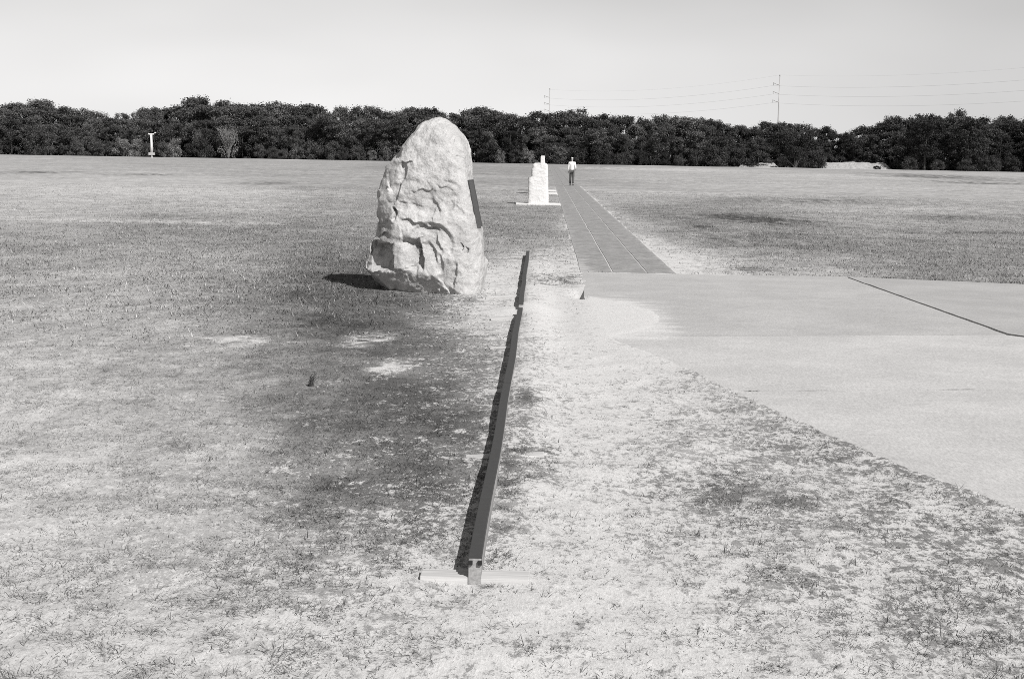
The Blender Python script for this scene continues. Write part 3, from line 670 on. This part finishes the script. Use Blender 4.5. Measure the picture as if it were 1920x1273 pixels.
# facing +Y, left leg forward, right leg trailing
hipL, hipR = (-0.09, 0, 0.90), (0.09, 0, 0.90)
kL_, aL_ = (-0.10, 0.12, 0.50), (-0.11, 0.16, 0.09)
kR_, aR_ = (0.10, -0.02, 0.49), (0.09, -0.20, 0.12)
bv = [(0, 0, 0.95), (0, 0.01, 1.15), (0, 0.0, 1.36), (0, 0.01, 1.46), (0, 0.02, 1.53), (0, 0.03, 1.61), (0, 0.03, 1.69)]
be = [(0, 1), (1, 2), (2, 3), (3, 4), (4, 5), (5, 6)]; br = [(0.15, 0.11), (0.14, 0.10), (0.17, 0.11), 0.062, 0.058, (0.075, 0.09), (0.07, 0.085)]
hand_pts = {}
for s_, (sh, el, wr) in ((-1, ((-0.19, 0, 1.40), (-0.245, -0.03, 1.12), (-0.255, 0.0, 0.87))), (1, ((0.19, 0, 1.40), (0.24, -0.06, 1.13), (0.235, 0.04, 0.93)))):
    b = len(bv); bv += [sh, el, wr, (wr[0], wr[1] + 0.01, wr[2] - 0.075)]; be += [(2, b), (b, b + 1), (b + 1, b + 2), (b + 2, b + 3)]; br += [0.062, 0.043, 0.028, (0.02, 0.038)]
    for k, (dy, ln) in enumerate(((0.032, 0.065), (0.012, 0.078), (-0.010, 0.073), (-0.030, 0.056))):
        c = len(bv); p = bv[b + 3]; bv += [(p[0], p[1] + dy, p[2] - 0.03), (p[0] - s_ * 0.012, p[1] + dy + 0.006, p[2] - 0.03 - ln)]
        be += [(b + 3, c), (c, c + 1)]; br += [0.010, 0.008]
    c = len(bv); p = bv[b + 2]; bv += [(p[0] - s_ * 0.01, p[1] + 0.045, p[2] - 0.055), (p[0] - s_ * 0.015, p[1] + 0.06, p[2] - 0.095)]; be += [(b + 2, c), (c, c + 1)]; br += [0.011, 0.009]
for hp, kn, an in ((hipL, kL_, aL_), (hipR, kR_, aR_)):
    b = len(bv); bv += [hp, kn, an, (an[0], an[1] + 0.13, an[2] - 0.05 if an is aL_ else an[2] - 0.08)]; be += [(0, b), (b, b + 1), (b + 1, b + 2), (b + 2, b + 3)]; br += [0.085, 0.055, 0.04, 0.035]
body = skin('body', bv, be, br, M['skin'], per)
sv_ = [(0, 0, 0.90), (0, 0.0, 1.05), (0, 0.0, 1.25), (0, 0, 1.40), (0, 0.01, 1.47), (-0.20, 0, 1.40), (-0.248, -0.03, 1.12), (-0.255, -0.01, 0.95), (0.20, 0, 1.40), (0.243, -0.06, 1.13), (0.24, 0.0, 1.02)]
skin('shirt', sv_, [(0, 1), (1, 2), (2, 3), (3, 4), (3, 5), (5, 6), (6, 7), (3, 8), (8, 9), (9, 10)], [(0.185, 0.13), (0.175, 0.13), (0.185, 0.135), (0.17, 0.115), 0.075, 0.083, 0.064, 0.05, 0.083, 0.064, 0.055], M['shirt'], per)
tv = [(0, 0, 0.93), hipL, kL_, (aL_[0], aL_[1], 0.10), hipR, kR_, (aR_[0], aR_[1], 0.13)]
skin('trousers', tv, [(0, 1), (1, 2), (2, 3), (0, 4), (4, 5), (5, 6)], [(0.155, 0.12), 0.105, 0.082, 0.072, 0.105, 0.082, 0.072], M['trousers'], per)
for an, tip in ((aL_, 0.0), (aR_, 0.03)):
    z = 0.045 if an is aL_ else 0.075
    skin('shoe', [(an[0], an[1] - 0.05, z + 0.005), (an[0], an[1] + 0.06, z - 0.005 - tip * .5), (an[0], an[1] + 0.17, z - 0.012 - tip)], [(0, 1), (1, 2)], [(0.045, 0.05), (0.05, 0.042), (0.045, 0.032)], M['shoe'], per)
skin('cap', [(0, 0.025, 1.655), (0, 0.03, 1.71), (0, 0.03, 1.735)], [(0, 1), (1, 2)], [(0.092, 0.11), (0.09, 0.105), (0.05, 0.06)], M['white_paint'], per)

# ------------------------------------------------------------------ white post by the wood
zp = float(gz(np.array([-83.1]), np.array([299.8]))[0])
post = tag(empty('white_post', (-83.1, 299.8, zp)), 'white T-topped post with a box low on it before the wood', 'post')
MB().tube([(0, 0, -0.2), (0.03, 0, 0.5), (0.0, 0, 1.2)], [0.22, 0.2, 0.18], 10).build('foot', M['pale_box'], post)
MB().box(-0.62, 0.62, -0.3, 0.3, 0.62, 1.15).build('box', M['pale_box'], post, bevel=0.03)
MB().tube([(0, 0, 1.14), (-0.02, 0, 3.0), (-0.06, 0, 4.86)], [0.27, 0.24, 0.22], 12).build('pole', M['white_paint'], post, True)
b = MB(); b.box(-0.66, 0.58, -0.1, 0.1, 4.9, 5.12); b.build('crossarm', M['white_paint'], post, bevel=0.02)
b = MB(); b.tube([(-0.06, -0.05, 4.5), (-0.35, -0.05, 4.92)], 0.06, 6); b.tube([(-0.06, 0.05, 4.5), (0.3, 0.05, 4.92)], 0.06, 6); b.build('brace', M['white_paint'], post)
b = MB(); b.tube([(0.62, 0, 4.95), (0.78, 0, 5.12), (0.80, 0, 5.3)], [0.05, 0.05, 0.05], 6); b.build('arm', M['dark_metal'], post)
b = MB(); b.box(0.66, 0.92, -0.12, 0.12, 5.2, 5.42); b.build('lamp_head', M['white_paint'], post, bevel=0.04)

# ------------------------------------------------------------------ power line
pole_specs = [((0.7, 600.0), 29.4, 'steel power pole with three arms beyond the middle of the wood'),
              ((75.5, 473.0), 29.0, 'steel power pole with three arms rising above the wood on the right'),
              ((150.3, 346.0), 29.0, 'steel power pole carrying the wires at the right end of the line')]
ldir = Vector((74.8, -127.0, 0)).normalized(); side = Vector((-ldir.y, ldir.x, 0))
arm_z = (26.4, 23.66, 20.9)
for (x, y), h, lab in pole_specs:
    root = tag(empty('power_pole', (x, y, 0)), lab, 'power pole', 'poles of the power line behind the wood')
    MB().tube([(0, 0, -0.5), (0, 0, h * 0.5), (0, 0, h)], [0.30, 0.22, 0.14], 10).build('mast', M['galvanised'], root, True)
    MB().tube([(0, 0, h - 0.02), (0, 0, h + 0.35)], [0.28, 0.22], 8).build('mast_cap', M['galvanised'], root)
    for az in arm_z:
        e = -side * 2.6
        a_ = MB().tube([(0, 0, az - 0.3), (e.x * 0.6, e.y * 0.6, az - 0.05), (e.x, e.y, az + 0.35)], [0.16, 0.12, 0.08], 6).build('arm', M['galvanised'], root)
        MB().tube([(e.x, e.y, az + 0.38), (e.x * 0.98, e.y * 0.98, az - 0.55)], [0.07, 0.09], 6).build('insulator', M['cable'], a_)
for i in range(2):
    (xa, ya), (xb, yb) = pole_specs[i][0], pole_specs[i + 1][0]
    for k, az in enumerate(arm_z + (29.2,)):
        e = -side * (2.6 if k < 3 else 0); zo = -0.6 if k < 3 else 0.1
        pts = [(xa + (xb - xa) * t + e.x, ya + (yb - ya) * t + e.y, az + zo - 4 * 2.4 * t * (1 - t)) for t in np.linspace(0, 1, 25)]
        w_ = MB().tube(pts, 0.014 if k < 3 else 0.008, 5).build('power_wire', M['cable'])
        tag(w_, ('top ', 'middle ', 'bottom ', 'thin uppermost ')[k] + ('sagging wire between the two distant poles' if i == 0 else 'sagging wire running right from the tall pole'), 'wire', 'wires of the power line')
# ------------------------------------------------------------------ the wood
def leaf_cloud(centres, radii, per, size, seed, squash=0.75):
    g = np.random.default_rng(seed)
    V = []; Sh = []
    for c, r_ in zip(centres, radii):
        n = max(8, int(per * (r_ / np.mean(radii)) ** 2))
        d = g.normal(size=(n, 3)); d /= np.linalg.norm(d, axis=1, keepdims=True)
        rr_ = r_ * np.abs(0.78 + 0.34 * g.normal(size=n))
        p = np.asarray(c) + d * rr_[:, None] * np.array([1, 1, squash])
        nn = d + g.normal(size=(n, 3)) * 0.7; nn /= np.linalg.norm(nn, axis=1, keepdims=True)
        u_ = np.cross(nn, g.normal(size=(n, 3))); u_ /= np.linalg.norm(u_, axis=1, keepdims=True) + 1e-9
        w_ = np.cross(nn, u_)
        s_ = size * g.uniform(0.6, 1.5, n)[:, None]
        q = np.stack([p - u_ * s_, p + w_ * s_ * 0.55, p + u_ * s_, p - w_ * s_ * 0.55], 1)
        V.append(q.reshape(-1, 3)); Sh.append(np.repeat(g.uniform(0.6, 1.45, n) * g.uniform(0.75, 1.3), 4))
    V = np.concatenate(V); n = len(V) // 4
    return mesh_np('crown', V, [np.arange(n * 4).reshape(n, 4)], False, {'shade': np.concatenate(Sh)})
def pine_parts(seed, low=0.22):
    g = np.random.default_rng(seed)
    cs, rs_ = [], []
    lean = g.normal(size=2) * 0.02
    for i in range(40):
        f = g.random() ** 0.75; z = low + (0.94 - low) * f
        wid = 0.27 * math.sin(math.pi * min(1, 0.18 + 0.80 * (1 - f) ** 0.8)) ** 0.7 if f > 0.3 else 0.25
        a = g.uniform(0, 2 * math.pi); q = wid * g.uniform(0.35, 1.0)
        cs.append((q * math.cos(a) + lean[0] * f, q * math.sin(a) + lean[1] * f, z)); rs_.append(g.uniform(0.05, 0.105))
    cs.append((lean[0] * 1.2, lean[1] * 1.2, 0.95)); rs_.append(0.06)
    crown = leaf_cloud(cs, rs_, 210, 0.0125, seed + 100)
    tr = MB(); tr.tube([(0, 0, -0.02), (0.005, 0, 0.4), (lean[0], lean[1], 0.92)], [0.017, 0.013, 0.004], 7)
    for c in cs[:9]:
        tr.tube([(0, 0, c[2] * 0.85), (c[0] * 0.6, c[1] * 0.6, c[2] * 0.95), c], [0.006, 0.004, 0.002], 5)
    t_o = tr.build('trunk_src', M['bark']); me_t = t_o.data; bpy.data.objects.remove(t_o)
    return crown, me_t
def shrub_parts(seed, bare=False):
    g = np.random.default_rng(seed); cs, rs_ = [], []
    for i in range(26):
        a = g.uniform(0, 2 * math.pi); z = g.uniform(0.06, 0.86); q = 0.52 * math.sqrt(max(0.05, 1 - (z / 0.98) ** 2)) * g.uniform(0.3, 1.0)
        cs.append((q * math.cos(a), q * math.sin(a), z)); rs_.append(g.uniform(0.10, 0.2))
    crown = leaf_cloud(cs, rs_, 26 if bare else 260, 0.024 if not bare else 0.03, seed + 300, 0.85)
    tr = MB()
    if bare:
        for i in range(46):
            a = g.uniform(0, 2 * math.pi); sp = g.uniform(0.1, 0.5); h_ = g.uniform(0.6, 1.0)
            e = (sp * math.cos(a), sp * math.sin(a), h_); m_ = (e[0] * 0.35, e[1] * 0.35, h_ * 0.5)
            tr.tube([(0, 0, 0), m_, e], [0.012, 0.009, 0.004], 4)
            for k in range(4):
                f = g.uniform(0.4, 0.9); b_ = [m_[j] + (e[j] - m_[j]) * f for j in range(3)]
                tr.tube([b_, (b_[0] + g.normal() * 0.08, b_[1] + g.normal() * 0.08, b_[2] + g.uniform(0.05, 0.16))], [0.006, 0.003], 3)
    else:
        for c in cs[:8]: tr.tube([(0, 0, -0.02), (c[0] * 0.4, c[1] * 0.4, c[2] * 0.6), c], [0.03, 0.018, 0.006], 5)
    t_o = tr.build('stem_src', M['pale_bark' if bare else 'bark']); me_t = t_o.data; bpy.data.objects.remove(t_o)
    return crown, me_t
PINES = [pine_parts(s) for s in range(20, 26)]
BUSHY = [pine_parts(s, 0.06) for s in range(30, 34)]
SHRUBS = [shrub_parts(s) for s in range(40, 45)]
BARE = [shrub_parts(s, True) for s in (60, 61)]
# the same crowns in a second tone where the wood changes: shared shapes, other leaves
def retone(parts, mat): return [(c, t_, M[mat]) for c, t_ in parts]
P_D, P_L = retone(PINES, 'needles_dark'), retone(PINES, 'needles')
F_D, F_L = retone(BUSHY, 'needles_dark'), retone(BUSHY, 'needles')
S_D, S_L, S_G = retone(SHRUBS, 'needles_dark'), retone(SHRUBS, 'needles'), retone(SHRUBS, 'leaves_grey')
B_G = retone(BARE, 'twigs_pale')
tr_rng = random.Random(17)
def plant(name, parts, x, y, h, wide, label, cat, group=None, stem='trunk', foliage='crown', sink=0.0):
    z = float(gz(np.array([x]), np.array([y]))[0]) - sink
    root = empty(name, (x, y, z), tr_rng.uniform(0, 6.28)); tag(root, label, cat, group)
    root.scale = (h * wide, h * wide, h)
    c_, t_, mt = parts[tr_rng.randrange(len(parts))]
    if not c_.materials: c_.materials.append(mt)
    fo = link(foliage, c_, None, root); fo.material_slots[0].link = 'OBJECT'; fo.material_slots[0].material = mt
    link(stem, t_, None, root)
    return root
SKX = [a for a, b in SKY]; SKZ = [b for a, b in SKY]
ZONES = [(-82, 'left of the white post'), (-36, 'between the white post and the boulder'), (-5, 'behind the boulder'), (40, 'beyond the walking person'), (78, 'behind the pale sand banks'), (999, 'at the right end of the field')]
def zone(x):
    for lim, t_ in ZONES:
        if x * 345 / 345 < lim: return t_
nP = nS = 0
for row, (Y0, f0, f1, step) in enumerate(((368, 0.93, 1.07, 3.3), (356, 0.80, 0.97, 3.5), (347, 0.52, 0.85, 3.6))):
    x = -156.0
    while x < 146:
        xx = x + tr_rng.uniform(-0.8, 0.8); yy = Y0 + tr_rng.uniform(-3.5, 3.5)
        top = np.interp(xx * 355 / yy, SKX, SKZ)
        h = (1.8 + (top - 1.8) * yy / 355) * tr_rng.uniform(f0, f1)
        dark = xx > 40 or (xx > -35 and tr_rng.random() < 0.5)
        zn = zone(xx)
        if row == 0: lab, nm, grp = 'tall pine on the skyline of the wood ' + zn, 'pine_tree', 'skyline pines'
        elif row == 1: lab, nm, grp = 'middle rank pine of the wood ' + zn, 'pine_tree', 'middle pines'
        else: lab, nm, grp = 'lower front rank pine of the wood ' + zn, 'pine_tree', 'front pines'
        if row == 2 and 64 < xx < 84: h *= 0.9; yy += 6
        plant(nm, (F_D if dark else F_L) if row >= 1 else (P_D if dark else P_L), xx, yy, h, tr_rng.uniform(0.85, 1.45) if row else tr_rng.uniform(0.7, 1.3), lab, 'tree', grp + ' ' + zn)
        x += step * tr_rng.uniform(0.8, 1.2)
# shrubs closing the foot of the wood, open at the sand banks
x = -150.0
while x < 140:
    xx = x + tr_rng.uniform(-0.5, 0.5); x += 3.1 * tr_rng.uniform(0.8, 1.2)
    if 46.5 < xx < 54.5 or 65.5 < xx < 82: 
        yy = 353.0; h = tr_rng.uniform(3.4, 4.6)
    else:
        yy = 341 + tr_rng.uniform(-1.5, 2.5); h = tr_rng.uniform(2.6, 5.0)
    if -128 < xx < -114 or -80 < xx < -71: continue
    st = S_D if xx > 36 or (xx > -30 and tr_rng.random() < 0.7) else (S_L if tr_rng.random() < 0.7 else S_G)
    zn = zone(xx)
    kind = 'low grey-leaved shrub' if st is S_G else ('low dark shrub' if st is S_D else 'low leafy shrub')
    plant('shrub', st, xx, yy, h, tr_rng.uniform(0.8, 1.15), kind + ' at the foot of the wood ' + zn, 'shrub', kind + 's ' + zn, 'stem', 'foliage')
# undergrowth inside the wood
x = -152.0
while x < 142:
    xx = x + tr_rng.uniform(-0.6, 0.6); x += 3.4 * tr_rng.uniform(0.85, 1.15)
    zn = zone(xx)
    plant('shrub', S_D, xx, 363 + tr_rng.uniform(-2, 2), tr_rng.uniform(5.5, 7.5), 0.85, 'dark undergrowth shrub between the pines of the wood ' + zn, 'shrub', 'undergrowth ' + zn, 'stem', 'foliage')
# the ones that stand out
plant('bush', S_L, -120.6, 335, 7.2, 0.78, 'broad rounded bush bulging from the wood at far left', 'bush', None, 'stem', 'foliage')
plant('bush', S_G, -100.5, 338, 4.6, 0.95, 'pale grey bush just left of the white post', 'bush', None, 'stem', 'foliage')
plant('bare_shrub', B_G, -75.2, 337.5, 7.4, 0.75, 'pale twiggy half-bare shrub right of the white post', 'shrub', None, 'stems', 'foliage')
plant('bare_shrub', B_G, -83.5, 342, 7.0, 0.45, 'narrow pale bare shrub directly behind the white post', 'shrub', None, 'stems', 'foliage')
plant('bush', S_D, 40.3, 337, 4.9, 1.15, 'dark bush left of the smaller sand bank', 'bush', None, 'stem', 'foliage')
plant('bush', S_D, 58.0, 336, 5.4, 1.0, 'dark bush left half of the thicket between the two sand banks', 'bush', None, 'stem', 'foliage')
plant('bush', S_D, 63.0, 336.5, 4.4, 1.0, 'dark bush right half of the thicket between the two sand banks', 'bush', None, 'stem', 'foliage')
plant('bush', S_D, 77.6, 339, 0.9, 2.2, 'tiny dark bush at the foot of the larger sand bank', 'bush', None, 'stem', 'foliage')
plant('pine_tree', P_D, 88.5, 338, 11.9, 1.2, 'massive dark pine standing forward right of the larger sand bank', 'tree')
plant('pine_tree', P_D, 97.5, 336, 12.6, 1.3, 'massive dark round-topped pine, second right of the larger sand bank', 'tree')
plant('pine_tree', P_D, 118, 334, 12.0, 1.3, 'massive dark pine at the far right edge', 'tree')
for i in range(7):
    plant('shrub', S_D, 84 + i * 6 + tr_rng.uniform(-1, 1), 333.5 + tr_rng.uniform(-1, 1), tr_rng.uniform(2.6, 4.2), 1.15, 'low black shrub under the massive pines at right', 'shrub', 'shrubs under the massive right pines', 'stem', 'foliage')
# sand banks cut into the foot of the wood
def bank(x0, x1, y, h, label):
    nx, ny = 60, 16
    xs = np.linspace(x0 - 1.5, x1 + 1.5, nx); tt = np.linspace(0, 1, ny)
    XX, TT = np.meshgrid(xs, tt)
    prof = np.interp(TT, [0, 0.12, 0.5, 0.62, 1], [0, 0.25, 0.9, 1.0, 0.8])
    e = sst(0, 1.5, XX - x0 + 1.5) * sst(0, 1.5, x1 + 1.5 - XX)
    ZZ = prof * h * (0.25 + 0.75 * e) * (0.8 + 0.4 * fbm(XX / 2.5, TT * 3, seed=120, oct=3)) - 0.15 + (fbm(XX / 0.7, TT * 6, seed=121, oct=3) - .5) * 0.25
    YY = y + TT * 7
    V = np.stack([XX, YY, ZZ], -1).reshape(-1, 3)
    i, j = np.meshgrid(np.arange(ny - 1), np.arange(nx - 1), indexing='ij')
    q = np.stack([i * nx + j, i * nx + j + 1, (i + 1) * nx + j + 1, (i + 1) * nx + j], -1).reshape(-1, 4)
    tag(link('sand_bank', mesh_np('sand_bank', V, [q], True), M['bank_sand']), label, None, None, 'structure')
bank(46.8, 54.5, 343.5, 1.35, 'smaller pale sand bank in a gap at the wood foot')
bank(65.8, 81.0, 342.0, 1.75, 'larger pale sand bank in a gap at the wood foot')

# ------------------------------------------------------------------ grass
def blades(n_tuft, per, d0, d1, lmin, lmax, wid, seg, seed, fan=27.0, spread=0.05, up_=(10, 60), fade=None, soft=False):
    g = np.random.default_rng(seed)
    a = np.radians(g.uniform(-fan, fan, n_tuft)); d = np.exp(g.uniform(math.log(d0), math.log(d1), n_tuft))
    x, y = d * np.sin(a), d * np.cos(a)
    c, t_ = ground_mask(x, y)
    nv = fbm(x / 0.17, y / 0.12, seed=200, oct=4, gain=0.65); nv2 = fbm(x / 0.9, y / 0.9, seed=205, oct=3)
    prob = np.clip(c * (0.15 + 1.0 * sst(0.40, 0.68, nv + (c - 0.4) * 0.34)) * (0.5 + nv2), 0, 1)
    if fade: prob = prob * sst(fade[0], fade[1], d) * 0.8
    ok = g.random(n_tuft) < prob
    ok &= ~((np.abs(x - RAIL_X) < RW + 0.006) & (y > 5.85) & (y < 25.8))
    ok &= ~((np.abs(x - RAIL_X) < 0.25) & (np.abs(y - 5.94) < 0.07))
    ok &= ~((np.abs((x + 1.56) / 0.68) ** 3 + np.abs((y - 19.0) / 0.5) ** 3) < 1)
    x, y, c, t_ = x[ok], y[ok], c[ok], t_[ok]
    cnt = g.integers(max(1, per // 2), per + per // 2 + 1, len(x))
    idx = np.repeat(np.arange(len(x)), cnt); n = len(idx)
    sp = spread * (0.3 + 0.7 * c[idx])
    bx, by = x[idx] + g.normal(size=n) * sp, y[idx] + g.normal(size=n) * sp
    ok = slab_sd(bx, by) < -0.0
    ok &= ~((np.minimum(bx - PATH_X0, PATH_X1 - bx) > 0.13 * g.random(n) ** 2 - 0.01) & (by > PATH_Y0))
    ok &= ~((np.abs(bx - RAIL_X) < RW + 0.006) & (by > 5.85) & (by < 25.8))
    idx, bx, by = idx[ok], bx[ok], by[ok]; n = len(idx)
    bz = gz(bx, by) - 0.004
    az = g.uniform(0, 2 * math.pi, n); el = np.radians(g.uniform(up_[0], up_[1], n))
    ln = g.uniform(lmin, lmax, n) * (0.6 + 0.6 * c[idx])
    w_ = wid * g.uniform(0.7, 1.3, n)
    dx, dy = np.cos(az) * np.cos(el), np.sin(az) * np.cos(el); dz = np.sin(el)
    sx, sy = -np.sin(az) * w_ / 2, np.cos(az) * w_ / 2
    base = np.stack([bx, by, bz], 1); D_ = np.stack([dx, dy, dz], 1); Sd = np.stack([sx, sy, 0 * sx], 1)
    tn = np.clip(t_[idx] * 1.15 + g.normal(size=n) * 0.22, 0, 1)
    shd = (0.24 * (1 - tn) + 0.03 * tn) * g.uniform(0.65, 1.35, n)
    if soft: shd = (0.34 * (1 - tn) + 0.07 * tn) * g.uniform(0.45, 1.7, n)
    if seg == 2:
        bend = np.stack([dx * 0.2 + g.normal(size=n) * 0.15, dy * 0.2 + g.normal(size=n) * 0.15, -0.35 * np.abs(dz)], 1)
        mid = base + D_ * (ln * 0.55)[:, None]; tip = mid + (D_ + bend) * (ln * 0.5)[:, None]
        tip[:, 2] = np.maximum(tip[:, 2], base[:, 2] + 0.006)
        V = np.stack([base - Sd, base + Sd, mid + Sd * 0.75, mid - Sd * 0.75, tip], 1).reshape(-1, 3)
        o_ = np.arange(n)[:, None] * 5
        return V, [o_ + np.array([[0, 1, 2, 3]]), o_ + np.array([[3, 2, 4]])], np.repeat(shd, 5)
    tip = base + D_ * ln[:, None]
    V = np.stack([base - Sd, base + Sd, tip], 1).reshape(-1, 3)
    o_ = np.arange(n)[:, None] * 3
    return V, [o_ + np.array([[0, 1, 2]])], np.repeat(shd, 3)
def grass(name, label, sets):
    Vs, Q, T, Sh = [], [], [], []; b = 0
    for V, F, s_ in sets:
        Vs.append(V); Sh.append(s_)
        for f in F: (Q if f.shape[1] == 4 else T).append(f + b)
        b += len(V)
    F = ([np.concatenate(Q)] if Q else []) + [np.concatenate(T)]
    me = mesh_np(name, np.concatenate(Vs), F, False, {'shade': np.concatenate(Sh)})
    tag(link(name, me, M['grass']), label, 'grass', None, 'stuff')
    print(name, len(me.polygons))
grass('dry_grass', 'short dry grass scattered over the near sand', [
    blades(150000, 6, 4.2, 24, 0.014, 0.042, 0.0036, 1, 301, spread=0.026, up_=(2, 45)),
    blades(60000, 6, 4.2, 20, 0.03, 0.075, 0.0030, 2, 304, spread=0.03, up_=(-2, 22), fade=(0, 1)),
    blades(5000, 4, 4.2, 12, 0.05, 0.10, 0.0028, 2, 302, spread=0.02, up_=(10, 55))])
grass('field_grass', 'dry grass of the field around the boulder and beyond', [
    blades(170000, 5, 12, 75, 0.035, 0.075, 0.011, 1, 303, spread=0.13, up_=(5, 50), fade=(12, 24), soft=True)])
# one leaning dark tuft left of the rail
V = MB(); g = random.Random(5)
tx, ty = -1.80, 10.85; tz = float(gz(np.array([tx]), np.array([ty]))[0])
for i in range(26):
    a = g.uniform(0, 6.28); q = g.uniform(0, 0.025); l_ = g.uniform(0.05, 0.11)
    bx, by = q * math.cos(a), q * math.sin(a); ex, ey = bx + 0.35 * l_ + g.gauss(0, 0.012), by + g.gauss(0, 0.015)
    b = len(V.v); w_ = 0.0025
    V.v += [(bx - w_, by, -0.01), (bx + w_, by, -0.01), ((bx + ex) / 2 + w_ - 0.008, (by + ey) / 2, l_ * 0.6), ((bx + ex) / 2 - w_ - 0.008, (by + ey) / 2, l_ * 0.6), (ex, ey, l_)]
    V.f += [(b, b + 1, b + 2, b + 3), (b + 3, b + 2, b + 4)]
simple('tuft_green', 0.05, 0.8, 0.1, 0.3)
o_ = V.build('grass_tuft', M['tuft_green']); o_.location = (tx, ty, tz)
tag(o_, 'single dark upright grass tuft in the lawn left of the rail', 'grass tuft')
